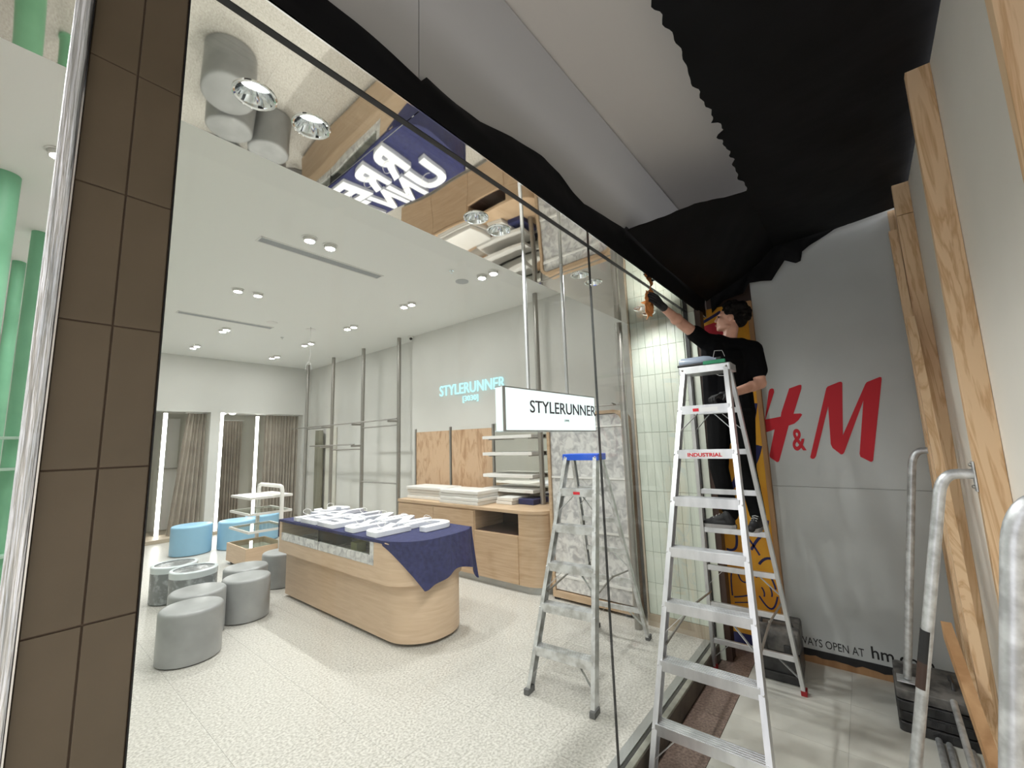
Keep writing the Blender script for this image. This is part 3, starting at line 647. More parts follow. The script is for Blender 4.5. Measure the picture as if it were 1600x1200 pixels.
# marble display panel in timber frame
mp_ = thing('marble_display', 'tall marble slab display panel in rounded oak frame', 'display panel', (4.3, 2.5, 0))
YZ = Matrix(((0, 0, 1, 0), (1, 0, 0, 0), (0, 1, 0, 0), (0, 0, 0, 1)))
def yz(poly, x0, x1): return prism(BM(), poly, x0, x1, YZ)
bm = BM()
o_ = rrect(1.95, 2.965, 0.03, 2.12, 0.13, 8, (0, 0, 1, 1)); i_ = rrect(1.985, 2.93, 0.10, 2.085, 0.10, 8, (0, 0, 1, 1))
va = [[bm.verts.new((x, p[0], p[1])) for p in ring] for x in (4.24, 4.42) for ring in (o_, i_)]
n_ = len(o_)
for k in range(n_):
    j = (k+1) % n_
    for a, b_ in ((0, 1), (2, 3), (0, 2), (1, 3)): bm.faces.new((va[a][k], va[a][j], va[b_][j], va[b_][k]))
obj('oak_frame', bm, M['oak2'], mp_, world=True)
bnd = [0.10, 0.27, 0.80, 1.38, 1.95, 2.08]
for k in range(5):
    z0, z1 = bnd[k]+0.014, bnd[k+1]-0.014
    obj('marble_slab', yz(rrect(1.99, 2.925, z0, z1, 0.09, 6, (0, 0, k == 4, k == 4)), 4.262, 4.30) if k < 4 else yz(rrect(1.99, 2.925, z0, z1, 0.06, 6, (0, 0, 1, 1)), 4.262, 4.30), M['marble'], mp_, world=True)
for z in bnd[1:5]: obj('white_rail', bx(4.252, 4.30, 1.99, 2.925, z-0.012, z+0.012), M['white'], mp_, world=True)
obj('back_panel', bx(4.301, 4.40, 1.99, 2.925, 0.10, 2.07), M['frame_brown'], mp_, world=True)
for y in (2.02, 2.9): obj('foot', bx(4.26, 4.40, y, y+0.06, 0, 0.03), M['black'], mp_, world=True)
# ================================================================== COUNTER
ct = thing('display_counter', 'freestanding oak counter with rounded ends and glass vitrine front', 'counter', (2.8, 4.5, 0))
obj('recessed_plinth', prism(BM(), rrect(2.50, 3.14, 3.27, 5.70, 0.30, 10, (1, 1, 0, 0)), 0, 0.03), M['black'], ct, world=True)
obj('base', prism(BM(), rrect(2.44, 3.20, 3.21, 5.76, 0.36, 12, (1, 1, 0, 0)), 0.03, 0.545), M['oak'], ct, True, world=True)
X0, X1, YN, YF = 2.355, 3.23, 3.20, 5.79
obj('lower_deck', prism(BM(), rrect(X0, X1, YN, YF, 0.36, 12, (1, 1, 0, 0)), 0.545, 0.69), M['oak'], ct, True, world=True)
obj('rounded_end', prism(BM(), rrect(X0, X1, YN, 3.69, 0.36, 12, (1, 1, 0, 0)), 0.69, 0.905), M['oak'], ct, True, world=True)
obj('far_end', bx(X0, X1, 5.725, YF, 0.69, 0.905), M['oak'], ct, world=True)
obj('back_panel', bx(2.86, X1, 3.69, 5.725, 0.69, 0.905), M['oak'], ct, world=True)
obj('top', prism(BM(), rrect(X0, X1, YN, YF, 0.36, 12, (1, 1, 0, 0)), 0.905, 0.93, bev=0.005), M['oak'], ct, True, world=True)
for y0, y1 in ((3.755, 4.77), (4.785, 5.72)):
    obj('glass_pane', bx(X0+0.004, X0+0.010, y0, y1, 0.78, 0.902), M['vitrine'], ct, world=True)
    obj('marble_band', bx(X0-0.002, X0+0.022, y0, y1, 0.692, 0.779), M['marble'], ct, world=True)
obj('marble_jamb', bx(X0-0.002, X0+0.02, 3.692, 3.753, 0.692, 0.903), M['marble'], ct, world=True)
obj('divider', bx(X0+0.0, X0+0.40, 4.772, 4.783, 0.692, 0.903), M['black'], ct, world=True)
obj('vitrine_back', bx(2.850, 2.858, 3.757, 5.72, 0.701, 0.903), M['white'], ct, world=True)
obj('vitrine_floor', bx(X0+0.024, 2.849, 3.757, 5.72, 0.691, 0.70), M['marble'], ct, world=True)
for y, x, lb in ((3.86, 2.52, 'small pale green box in vitrine nearest the marble jamb'), (4.30, 2.56, 'small pale green box in the middle of near vitrine'), (4.93, 2.52, 'small pale green box in far vitrine beside the divider'), (5.12, 2.60, 'small pale green box in far vitrine behind another box')):
    one('vitrine_box', bx(x-0.055, x+0.055, y-0.06, y+0.06, 0.7008, 0.80, bev=0.003), M['olivebox'], lb, 'box', (x, y, 0.7008), 'boxes in the vitrine')
# navy cloth over the counter
def y_edge(x):
    rr = 0.36; dx = max(0.0, (X0+rr)-x); dx2 = max(0.0, min(rr, x-(X1-rr)))
    return YN+rr-math.sqrt(max(0.0, rr*rr-min(dx, rr)**2)) if dx > 0 else YN+0.30*(rr-math.sqrt(max(0.0, rr*rr-dx2*dx2)))
def cloth(u, v):
    # u across the counter, v along it: far drop, flat top, drop over the near end
    x = 2.350+(3.27-2.350)*max(0.0, u-1/46)/(1-1/46); lip = 0.028 if u < 1e-6 else 0.0
    if v < 0.08:
        k = v/0.08; return (x, 5.80+0.025*math.sin(u*7)*(1-k)+0.012, 0.9355-0.22*(1-k))
    if v < 0.70:
        k = (v-0.08)/0.62; yn = y_edge(x)-0.006
        y = 5.812+(yn-5.812)*k
        return (x, y, 0.9345+0.001*math.sin(9*y+6*u)-lip)
    k = (v-0.70)/0.30
    hang = 0.37+0.05*math.exp(-((u-0.02)/0.22)**2)+0.15*math.exp(-((u-1.0)/0.09)**2)-0.06*math.exp(-((u-0.62)/0.2)**2)
    drift = 0.20*(1-u)**2+0.06*u**3
    xs = x+drift*k**1.3
    y = y_edge(min(xs, X1))-0.012-0.03*k-0.018*k*(1+math.sin(u*17+1))
    z = 0.9345-lip*(1-k)-0.006*min(1, k*8)-hang*k
    return (xs, min(y, y_edge(x)-0.010), z)
one('counter_cloth', sheet(cloth, 46, 90, 0.003), M['navy'], 'navy cloth spread over the counter and hanging at its near end', 'cloth', (2.8, 4.5, 0.934), None, True)
# big white letters lying on the cloth
def letter(ch, xc, yc, w_, h_, lab, rot=0.0, zb=0.9395):
    t = thing('sign_letter', lab, 'letter', (xc, yc, zb), rot, 'channel letters on the counter')
    bm = text_bm(ch, w_, h_, 0.045, FACE_UP, (0, 0, 0.0225), bold=0.042)
    obj('letter_body', bm, M['letter'], t)
    a = random.uniform(0, 6)
    p = [(0.03*math.cos(a), 0.03*math.sin(a), 0.046), (0.05, 0.02, 0.09), (0.0, 0.08, 0.10+random.uniform(0, 0.03)), (-0.06, 0.04, 0.075), (-0.05, -0.06, 0.052), (0.03, -0.08, 0.052)]
    q = []
    for i in range(len(p)-2): q += bezier((Vector(p[i])+Vector(p[i+1]))/2, p[i+1], (Vector(p[i+1])+Vector(p[i+2]))/2, 5)[:-1]
    obj('lead_wire', tb(q, 0.0028, 6), M['wire'], t, True)
row1 = [('U', 'nearest letter, a U at the draped counter end'), ('N', 'letter N next to the U on the counter'), ('N', 'second letter N along the counter from the U'), ('T', 'letter T far along the counter cloth'), ('Y', 'letter Y far along the counter cloth'), ('S', 'letter S at the far end of the counter')]
y = 3.66
for k, (ch, lb) in enumerate(row1):
    letter(ch, 3.005, y, 0.375, 0.415, 'white channel '+lb, random.uniform(-.02, .02)); y += 0.415
row2 = [('R', 'letter R nearest the rounded counter corner'), ('R', 'letter R beside the first R over the vitrine'), ('E', 'letter E after the two R letters'), ('E', 'second letter E along the vitrine edge'), ('L', 'letter L at the far vitrine edge')]
y = 3.86
for k, (ch, lb) in enumerate(row2):
    letter(ch, 2.578, y, 0.36, 0.405, 'white channel '+lb, random.uniform(-.02, .02)); y += 0.41

# ================================================================== STOOLS AND DISPLAY
def stool(name, x, y, r, h, m, label, group, cat='stool'):
    t = thing(name, label, cat, (x, y, 0), random.uniform(0, 6), group)
    obj('shell', lathe(BM(), [(r-0.008, 0.008), (r, 0.014), (r, h-0.03), (r-0.004, h-0.014), (r-0.014, h-0.004), (r-0.03, h), (0, h)], 48), m, t, True)
    obj('base_ring', lathe(BM(), [(r-0.018, 0.0), (r-0.018, 0.010)], 40), M['black'], t, True)
    return t
G = 'grey drum stools'
stool('drum_stool', 1.248, 4.849, 0.242, 0.436, M['grey'], 'glossy grey drum stool standing nearest the shopfront', G)
stool('drum_stool', 1.415, 5.335, 0.24, 0.436, M['grey'], 'glossy grey drum stool directly behind the nearest one', G)
stool('drum_stool', 1.885, 5.43, 0.233, 0.434, M['grey'], 'glossy grey drum stool right of the pair nearest the glass', G)
stool('drum_stool', 2.035, 5.90, 0.232, 0.434, M['grey'], 'grey drum stool mostly hidden behind another grey stool', G)
stool('drum_stool', 2.60, 6.29, 0.232, 0.434, M['grey'], 'grey drum stool touching the far end of the counter', G)
for x, y, lb in ((1.55, 6.84, 'film-wrapped drum stool with pale rim, farther and left'), (1.63, 6.35, 'film-wrapped drum stool with pale rim, nearer and right')):
    t = stool('wrapped_stool', x, y, 0.236, 0.425, M['film'], lb, 'film-wrapped stools')
    obj('film_rim', lathe(BM(), [(0.2375, 0.36), (0.2385, 0.425), (0.230, 0.434), (0.205, 0.436), (0.200, 0.4285)], 40, caps=False), M['filmrim'], t, True)
for x, y, lb in ((2.39, 9.60, 'pale blue drum stool, leftmost of three by the fitting rooms'), (3.06, 9.42, 'pale blue drum stool behind the tiered display'), (3.62, 9.75, 'pale blue drum stool farthest right beside the counter cloth')):
    stool('blue_stool', x, y, 0.31, 0.50, M['blue'], lb, 'pale blue drum stools')
td = thing('tiered_display', 'white tiered tray stand on an oak box base', 'display stand', (2.82, 7.8, 0))
xa, xb, ya, yb = 2.53, 3.10, 7.38, 8.22
for (a, b_, c, d) in ((xa, xb, ya, ya+0.025), (xa, xb, yb-0.025, yb), (xa, xa+0.025, ya+0.025, yb-0.025), (xb-0.025, xb, ya+0.025, yb-0.025)):
    obj('box_side', bx(a, b_, c, d, 0.05, 0.325, bev=0.002), M['oak'], td, world=True)
obj('box_floor', bx(xa+0.025, xb-0.025, ya+0.025, yb-0.025, 0.05, 0.24), M['cream'], td, world=True)
obj('glass_lid', bx(xa+0.026, xb-0.026, ya+0.026, yb-0.026, 0.30, 0.308), M['vitrine'], td, world=True)
for X in (xa+0.05, xb-0.10):
    for y in (ya+0.05, yb-0.10): obj('foot', bx(X, X+0.05, y, y+0.05, 0, 0.05), M['black'], td, world=True)
def tray(z, solid):
    a, b_, c, d = xa+0.03, xb+0.10, ya+0.03, yb+0.04
    bm = BM(); box(bm, a, b_, c, c+0.03, z-0.035, z); box(bm, a, b_, d-0.03, d, z-0.035, z); box(bm, a, a+0.03, c+0.03, d-0.03, z-0.035, z); box(bm, b_-0.03, b_, c+0.03, d-0.03, z-0.035, z)
    o = obj('tray_frame', bm, M['white'], td, world=True)
    y2 = (c+d)/2
    for q0, q1 in ((c+0.03, y2-0.004), (y2+0.004, d-0.03)): obj('tray_panel', bx(a+0.03, b_-0.03, q0, q1, z-0.014, z-0.004), M['white'] if solid else M['vitrine'], td, world=True)
tray(1.075, True); tray(0.83, False); tray(0.565, False)
bm = BM()
P_ = [(3.0, 7.33, 0.05), (3.0, 7.33, 1.15), (3.0, 7.36, 1.20), (3.0, 7.42, 1.215), (3.0, 8.20, 1.215), (3.0, 8.26, 1.20), (3.0, 8.29, 1.15), (3.0, 8.29, 0.05)]
tube(bm, P_, 0.032, 8); obj('arched_frame', bm, M['white'], td, True, world=True)
# ================================================================== MINT COLUMNS ON THE LEFT
for x, y, r, lb in ((-0.14, 4.72, 0.085, 'thick mint green column nearest, at the left picture edge'), (0.085, 5.78, 0.055, 'slim mint green column right of the others'), (-0.02, 6.83, 0.052, 'slim mint green column farthest back at left')):
    t = thing('mint_column', lb, 'column', (x, y, 0), 0, 'mint green display columns')
    obj('shaft', lathe(BM(), [(r, 0.02), (r, ZC-0.001)], 32), M['mint'], t, True)
    obj('foot_ring', lathe(BM(), [(r+0.01, 0), (r+0.01, 0.02), (r, 0.02)], 32), M['mint'], t, True)
for z, lb in ((1.985, 'upper pale glass shelf spanning the mint columns'), (1.72, 'lower pale glass shelf spanning the mint columns'), (1.0, 'lowest pale glass shelf spanning the mint columns')):
    one('glass_shelf', bx(-0.75, 0.16, 5.62, 5.72, z-0.025, z, bev=0.004), M['mintglass'], lb, 'shelf', (-0.3, 5.67, z-0.025), 'glass shelves on mint columns')
# ================================================================== LADDERS
def ladder(name, label, x0, y0, th, z0, D, wb, wt, H, af, ar, wbr, wtr, s, ztop, nst, alu, capm, foot, capw, brand=None):
    t = thing(name, label, 'ladder', (x0, y0, z0), th)
    def P(side, lr, z, dv=0.0):
        k = z/H
        if side == 'f': u, w_ = k*af, wb+(wt-wb)*k
        else: u, w_ = D+(ar-D)*k, wbr+(wtr-wbr)*k
        return Vector((u, lr*(w_/2+dv), z))
    def chan(d, f, tk, lr, fl):
        q = [(-d/2, 0), (d/2, 0), (d/2, -f), (d/2-tk, -f), (d/2-tk, -tk), (-d/2+tk, -tk), (-d/2+tk, -f), (-d/2, -f)]
        return [(a, b_*lr) for a, b_ in q]
    for lr in (-1, 1):
        obj('front_rail', sweep(BM(), chan(0.072, 0.030, 0.004, lr, 1), P('f', lr, 0.012, 0.013), P('f', lr, H-0.02, 0.013), (1, 0, 0), (0, 1, 0)), alu, t)
        obj('rear_rail', sweep(BM(), chan(0.050, 0.026, 0.004, lr, 1), P('r', lr, 0.012, 0.012), P('r', lr, H-0.02, 0.012), (1, 0, 0), (0, 1, 0)), alu, t)
        for side, d in (('f', 0.046), ('r', 0.034)):
            p = P(side, lr, 0.0); obj('foot', bx(p.x-d, p.x+d, p.y-0.020, p.y+0.020, 0.0, 0.04, bev=0.004), foot if side == 'r' else M['rubber'], t)
    for k in range(nst):
        z = ztop-s*k
        a, b_ = P('f', -1, z), P('f', 1, z)
        bm = BM(); d0, d1 = -0.036, 0.050
        box(bm, a.x+d0, a.x+d1, a.y+0.006, b_.y-0.006, z+0.022, z+0.028)
        for q in range(5): box(bm, a.x+d0+0.006+q*0.018, a.x+d0+0.012+q*0.018, a.y+0.006, b_.y-0.006, z+0.028, z+0.031)
        box(bm, a.x+d0, a.x+d0+0.005, a.y+0.006, b_.y-0.006, z-0.030, z+0.022); box(bm, a.x+d1-0.005, a.x+d1, a.y+0.006, b_.y-0.006, z-0.022, z+0.022)
        for yy in (a.y-0.013, b_.y+0.013):
            for dx in (-0.036,): ballm(bm, (a.x+dx-0.001, yy*0.985, z), 0.006, 8)
        so = obj('step', bm, alu, t)
        if brand and k in brand:
            for kind, arg in brand[k]:
                if kind == 'text': obj('printed_brand', text_bm(arg, 0.22, 0.026, 0.0015, FACE_NX, (a.x+d0-0.0015, 0.0, z-0.004), bold=0.03), M['red'], so)
                if kind == 'white': obj('sticker', bx(a.x+d0-0.001, a.x+d0, arg[0], arg[1], z-0.018, z+0.012), M['sticker'], so)
                if kind == 'red': obj('sticker', bx(a.x+d0-0.0018, a.x+d0-0.0008, arg[0], arg[1], z-0.014, z+0.008), M['red'], so)
        p, q = P('r', -1, z), P('r', 1, z)
        obj('rear_rung', bx(p.x-0.014, p.x+0.014, p.y+0.004, q.y-0.004, z-0.022, z+0.018, bev=0.003), alu, t)
    for k in (0, nst-1, nst-3):
        if k < 0: continue
        z = ztop-s*k
        for side in ('f', 'r'):
            for lr in (-1, 1):
                p = P(side, lr, z-0.03); q = P(side, lr, z-0.155)
                p2 = Vector((p.x, p.y-lr*0.12, z-0.026))
                if k != 0 or side == 'f' or True:
                    obj('corner_brace', sweep(BM(), [(-0.012, -0.002), (0.012, -0.002), (0.012, 0.002), (-0.012, 0.002)], p2, (q.x, q.y-lr*0.004, q.z), (1, 0, 0), (0, 0, 1)), alu, t)
    zs = ztop-s*(nst-2)+0.10
    for lr in (-1, 1):
        p, q = P('f', lr, zs, -0.02), P('r', lr, zs, -0.02); m_ = (p+q)/2+Vector((0, 0, 0.05))
        o = obj('spreader', tb([p, m_, q], 0.008, 6), M['steel'], t)
        obj('spreader_joint', ballm(BM(), m_, 0.015, 8, (1, 0.6, 1)), M['steel'], o)
    u0, u1 = af-0.045, ar+0.045
    bm = BM(); prism(bm, rrect(u0, u1, -capw/2, capw/2, 0.012, 3), H-0.052, H, bev=0.004)
    obj('top_cap', bm, capm, t)
    for lr in (-1, 1):
        obj('cap_bolt', ballm(BM(), (u0-0.001, lr*capw*0.42, H-0.026), 0.008, 8), M['steel'], t, True)
    return t, P
TB = ladder('step_ladder', 'tall aluminium step ladder with a person standing on it outside', 2.535, 0.834, 0.023, ZF, 1.477, 0.62, 0.292, 2.46, 0.765, 0.874, 0.625, 0.285, 0.311, 2.132, 7, M['alu'], M['alu'], M['rubber_red'], 0.36,
            brand={1: [('white', (-0.125, 0.125)), ('text', 'INDUSTRIAL')], 0: [('white', (-0.09, 0.03)), ('red', (0.035, 0.075))]})
TS = ladder('step_ladder', 'shorter worn step ladder with blue cap standing inside the shop', 2.641, 1.822, 0.099, 0.0, 1.245, 0.508, 0.268, 1.685, 0.557, 0.651, 0.491, 0.261, 0.277, 1.375, 5, M['alu_old'], M['capblue'], M['rubber'], 0.33,
            brand={0: [('red', (-0.03, 0.03))]})
# things lying on the tall ladder's cap (cap top at z = 2.32, x 3.25..3.46, y .67..1.03)
zc = ZF+2.46+0.001
t = thing('spray_bottle', 'clear plastic bottle lying on the tall ladder cap', 'bottle', (3.315, 0.905, zc))
R_ = Matrix.Rotation(PI/2, 4, 'X')
bm = lathe(BM(), [(0.0, -0.13), (0.034, -0.125), (0.038, -0.11), (0.038, 0.05), (0.030, 0.09), (0.014, 0.12), (0.014, 0.14), (0.0, 0.14)], 18); bmesh.ops.transform(bm, matrix=Matrix.Translation((0, 0, 0.0385)) @ R_, verts=bm.verts); obj('bottle_body', bm, M['bottle'], t, True)
bm = lathe(BM(), [(0.016, 0.135), (0.016, 0.165), (0.0, 0.165)], 12); bmesh.ops.transform(bm, matrix=Matrix.Translation((0, 0, 0.0385)) @ R_, verts=bm.verts); obj('nozzle', bm, M['black'], t, True)
t = thing('squeegee', 'green and black squeegee lying on the tall ladder cap', 'squeegee', (3.262, 0.80, zc))
obj('green_channel', bx(-0.012, 0.012, -0.10, 0.05, 0.0, 0.026, bev=0.003), M['green'], t)
obj('handle', tb([(0, 0.05, 0.011), (0, 0.235, 0.011)], [0.010, 0.010], 10), M['black'], t, True)

# ================================================================== PERSON
def blob(prims, voxel, smooth=6, name='blob'):
    bm = BM()
    for p in prims:
        if p[0] == 'c': capsule(bm, *p[1:])
        else: ballm(bm, p[1], 1.0, 14, p[2], p[3] if len(p) > 3 else None)
    me = bpy.data.meshes.new(name); bm.to_mesh(me); bm.free()
    o = bpy.data.objects.new(name, me); C.objects.link(o)
    r = o.modifiers.new('r', 'REMESH'); r.mode = 'VOXEL'; r.voxel_size = voxel; r.use_smooth_shade = True
    sm = o.modifiers.new('s', 'SMOOTH'); sm.factor = 0.5; sm.iterations = smooth
    apply_mods(o); me2 = o.data; bpy.data.objects.remove(o); return me2
V = Vector
PB = V((3.80, 0.87, 1.075))                      # soles of the person, on the ladder rung
def rel(prims):
    out = []
    for p in prims:
        if p[0] == 'c': out.append(('c', V(p[1])-PB, V(p[2])-PB, *p[3:]))
        else: out.append(('b', V(p[1])-PB, *p[2:]))
    return out
rs, ls = V((3.85, 0.955, 2.605)), V((3.96, 0.635, 2.50))
re_, le = V((3.625, 1.085, 2.755)), V((3.93, 0.60, 2.215))
rw, lw_ = V((3.345, 1.135, 2.845)), V((3.63, 0.80, 2.115))
nb = V((3.92, 0.80, 2.585)); HC = V((3.92, 0.775, 2.795))
rh, lh = V((3.97, 0.955, 1.94)), V((3.99, 0.775, 1.94))
rk_, lk_ = V((3.88, 0.965, 1.535)), V((3.90, 0.765, 1.535))
ra, la_ = V((3.78, 0.885, 1.165)), V((3.83, 0.705, 1.165))
Fd = V((-0.18, 0.95, 0.24)).normalized(); Sd = Fd.cross(V((0, 0, 1))).normalized(); Ud = Sd.cross(Fd).normalized()
HR = Matrix((Sd, Fd, Ud)).transposed()
def hp(x, y, z): return HC+HR @ V((x, y, z))
head = [('b', hp(0, -0.012, 0.035), (0.076, 0.096, 0.086), HR), ('b', hp(0, 0.022, -0.042), (0.060, 0.070, 0.074), HR), ('b', hp(0, 0.068, -0.098), (0.022, 0.022, 0.020), HR),
        ('c', hp(0, 0.092, 0.006), hp(0, 0.104, -0.030), 0.009, 0.014), ('b', hp(0, 0.080, 0.022), (0.048, 0.018, 0.012), HR),
        ('b', hp(0, 0.086, -0.062), (0.022, 0.014, 0.008), HR), ('b', hp(0, 0.084, -0.076), (0.020, 0.013, 0.008), HR),
        ('b', hp(0.036, 0.062, -0.026), (0.026, 0.028, 0.028), HR), ('b', hp(-0.036, 0.062, -0.026), (0.026, 0.028, 0.028), HR),
        ('c', hp(0.055, 0.0, -0.075), hp(0.018, 0.066, -0.10), 0.016, 0.016), ('c', hp(-0.055, 0.0, -0.075), hp(-0.018, 0.066, -0.10), 0.016, 0.016),
        ('b', hp(0.079, -0.012, -0.012), (0.010, 0.022, 0.034), HR), ('b', hp(-0.079, -0.012, -0.012), (0.010, 0.022, 0.034), HR)]
body = head+[('c', hp(0, -0.025, -0.06), nb, 0.056, 0.060), ('c', nb, (rs+nb)/2-V((0, 0, .02)), 0.050, 0.045), ('c', nb, (ls+nb)/2-V((0, 0, .02)), 0.050, 0.045),
             ('c', rs-V((0, 0, .015)), ls-V((0, 0, .015)), 0.050, 0.050), ('c', rs*0.7+nb*0.3-V((0, 0, .07)), rh+V((0, 0, 0.25)), 0.078, 0.08), ('c', ls*0.7+nb*0.3-V((0, 0, .07)), lh+V((0, 0, 0.25)), 0.078, 0.08),
             ('c', rh+V((0, 0, 0.25)), rh+V((0, 0, .02)), 0.08, 0.085), ('c', lh+V((0, 0, 0.25)), lh+V((0, 0, .02)), 0.08, 0.085),
             ('c', rh, rk_, 0.080, 0.052), ('c', lh, lk_, 0.080, 0.052), ('c', rk_, ra, 0.050, 0.036), ('c', lk_, la_, 0.050, 0.036),
             ('c', ra, ra+V((-0.02, 0.02, -0.05)), 0.036, 0.034), ('c', la_, la_+V((-0.02, 0, -0.05)), 0.036, 0.034),
             ('c', rs, re_, 0.056, 0.047), ('c', re_, rw, 0.048, 0.031), ('b', re_*0.7+rw*0.3, (0.055, 0.053, 0.051)), ('c', ls, le, 0.056, 0.045), ('c', le, lw_, 0.047, 0.031), ('b', le*0.75+lw_*0.25, (0.050, 0.050, 0.046))]
pm = blob(rel(body), 0.0075, 5, 'person')
person = link('person', pm, M['skin']); person.location = PB
tag(person, 'person in black clothes on the tall ladder wiping the glass, arm raised', 'person')
tee = [('c', rs+V((0, 0, .004)), ls+V((0, 0, .004)), 0.080, 0.080), ('c', rs*0.72+nb*0.28-V((0, 0, .06)), rh+V((0, 0, 0.26)), 0.108, 0.105), ('c', ls*0.72+nb*0.28-V((0, 0, .06)), lh+V((0, 0, 0.26)), 0.108, 0.105),
       ('c', (rs+ls)/2-V((0, 0, .12)), (rh+lh)/2+V((0, 0, 0.2)), 0.125, 0.118), ('c', rh+V((0, 0, 0.26)), rh+V((0, 0, .07)), 0.105, 0.108), ('c', lh+V((0, 0, 0.26)), lh+V((0, 0, .07)), 0.105, 0.108),
       ('c', rs, rs.lerp(re_, 0.50), 0.075, 0.072), ('c', ls, ls.lerp(le, 0.62), 0.078, 0.076), ('c', nb-V((0, 0, 0.025)), (rs+nb)/2, 0.068, 0.078), ('c', nb-V((0, 0, 0.025)), (ls+nb)/2, 0.068, 0.078)]
link('t_shirt', blob(rel(tee), 0.009, 4), M['tee'], person)
def tm(bm, name='mesh'):
    me = bpy.data.meshes.new(name); bm.to_mesh(me); bm.free(); return me
from mathutils.bvhtree import BVHTree
tee_o = [c for c in person.children if c.name.startswith('t_shirt')][0]
bvh = BVHTree.FromPolygons([v.co for v in tee_o.data.vertices], [tuple(p.vertices) for p in tee_o.data.polygons])
def on_tee(y, z):
    h = bvh.ray_cast(V((-0.8, y-PB.y, z-PB.z)), V((1, 0, 0)))
    return h[0]+V((-0.002, 0, 0)) if h[0] else None
bm = BM()
for line in ([(0.905, 2.455), (0.885, 2.51), (0.835, 2.51), (0.815, 2.455)], [(0.93, 2.335), (0.88, 2.305), (0.82, 2.295)]):
    q = []
    for (y0, z0), (y1, z1) in zip(line, line[1:]):
        for k in range(6):
            p = on_tee(y0+(y1-y0)*k/5, z0+(z1-z0)*k/5)
            if p: q.append(p)
    if len(q) > 3: tube(bm, [q[0]]+[b_ for a_, b_ in zip(q, q[1:]) if (a_-b_).length > 1e-4], 0.0025, 6)
link('chest_print', tm(bm, 'chest_print'), M['sticker'], person)
pants = [('c', rh+V((0, 0, .06)), lh+V((0, 0, .06)), 0.112, 0.112), ('c', rh, rk_, 0.102, 0.076), ('c', lh, lk_, 0.102, 0.076), ('c', rk_, ra+V((0, 0, .02)), 0.076, 0.060), ('c', lk_, la_+V((0, 0, .02)), 0.076, 0.060)]
link('trousers', blob(rel(pants), 0.009, 5), M['pants'], person)
# hair
hr_ = [('b', hp(0, -0.028, 0.050), (0.088, 0.106, 0.088), HR), ('b', hp(0, -0.085, 0.0), (0.070, 0.055, 0.068), HR)]
rng = random.Random(3)
for i in range(120):
    a, e = rng.uniform(0, 2*PI), rng.uniform(-0.35, 1.0)
    d = V((math.cos(a)*math.sqrt(1-e*e), math.sin(a)*math.sqrt(1-e*e), e))
    if d.y > 0.55 and d.z < 0.62: continue
    if abs(d.x) > 0.5 and d.z < 0.25 and d.y > -0.45: continue
    r = rng.uniform(0.014, 0.030)
    hr_.append(('b', hp(d.x*0.088, -0.032+d.y*0.112, 0.052+d.z*0.092), (r, r, r*0.9), HR))
link('hair', blob(rel(hr_), 0.006, 1), M['hair'], person)
for sx in (-1, 1):
    bm = ballm(BM(), hp(sx*0.032, 0.086, 0.001)-PB, 1.0, 10, (0.013, 0.008, 0.006), HR); link('eye', tm(bm, 'eye'), M['eyes'], person)
    bm = ballm(BM(), hp(sx*0.034, 0.094, 0.024)-PB, 1.0, 10, (0.022, 0.007, 0.005), HR); link('eyebrow', tm(bm, 'eyebrow'), M['hair'], person)
bm = ballm(BM(), hp(0, 0.098, -0.069)-PB, 1.0, 10, (0.019, 0.006, 0.007), HR); link('lips', tm(bm, 'lips'), M['lips'], person)
def hand(wr, dirv, nrm, curl, thumb_side):
    """palm and five fingers; dirv wrist->fingers, nrm out of the palm"""
    d = V(dirv).normalized(); n = V(nrm); n = (n-d*n.dot(d)).normalized(); s = d.cross(n).normalized()*thumb_side
    out = [('c', V(wr)-d*0.04, V(wr)+d*0.01, 0.033, 0.031)]
    for k in range(4):
        o = (k-1.5)*0.020
        out.append(('c', V(wr)+d*0.012+s*o*0.8, V(wr)+d*0.082+s*o*1.05, 0.017, 0.0145))
    L = [(0.042, 0.026, 0.021), (0.046, 0.030, 0.023), (0.042, 0.028, 0.022), (0.034, 0.021, 0.018)]
    for k in range(4):
        p = V(wr)+d*0.086+s*((1.5-k)*0.0215); a = curl*0.35
        for q, l in enumerate(L[k]):
            dd = (d*math.cos(a)+n*math.sin(a)).normalized(); p2 = p+dd*l
            out.append(('c', p, p2, 0.0105-0.0008*q, 0.0098-0.0008*q)); p = p2; a += curl*(0.9+0.1*k)
    p = V(wr)+d*0.022+s*0.034; dd = (d*0.65+s*0.6+n*0.35).normalized()
    for l, r in ((0.042, 0.0125), (0.032, 0.0115), (0.024, 0.0105)):
        p2 = p+dd*l; out.append(('c', p, p2, r, r-0.001)); p = p2; dd = (dd*0.75+d*0.3+n*0.3-s*0.15).normalized()
    return out
link('glove', blob(rel(hand(rw+V((-0.03, 0.004, 0.012)), (-0.86, 0.14, 0.30), (0.1, 1, 0.1), 0.40, -1)), 0.0036, 2), M['glove'], person)
link('glove', blob(rel(hand(lw_+V((-0.03, 0.015, 0.0)), (-0.80, 0.42, -0.10), (-0.1, -0.1, -1), 0.85, 1)), 0.0036, 2), M['glove'], person)
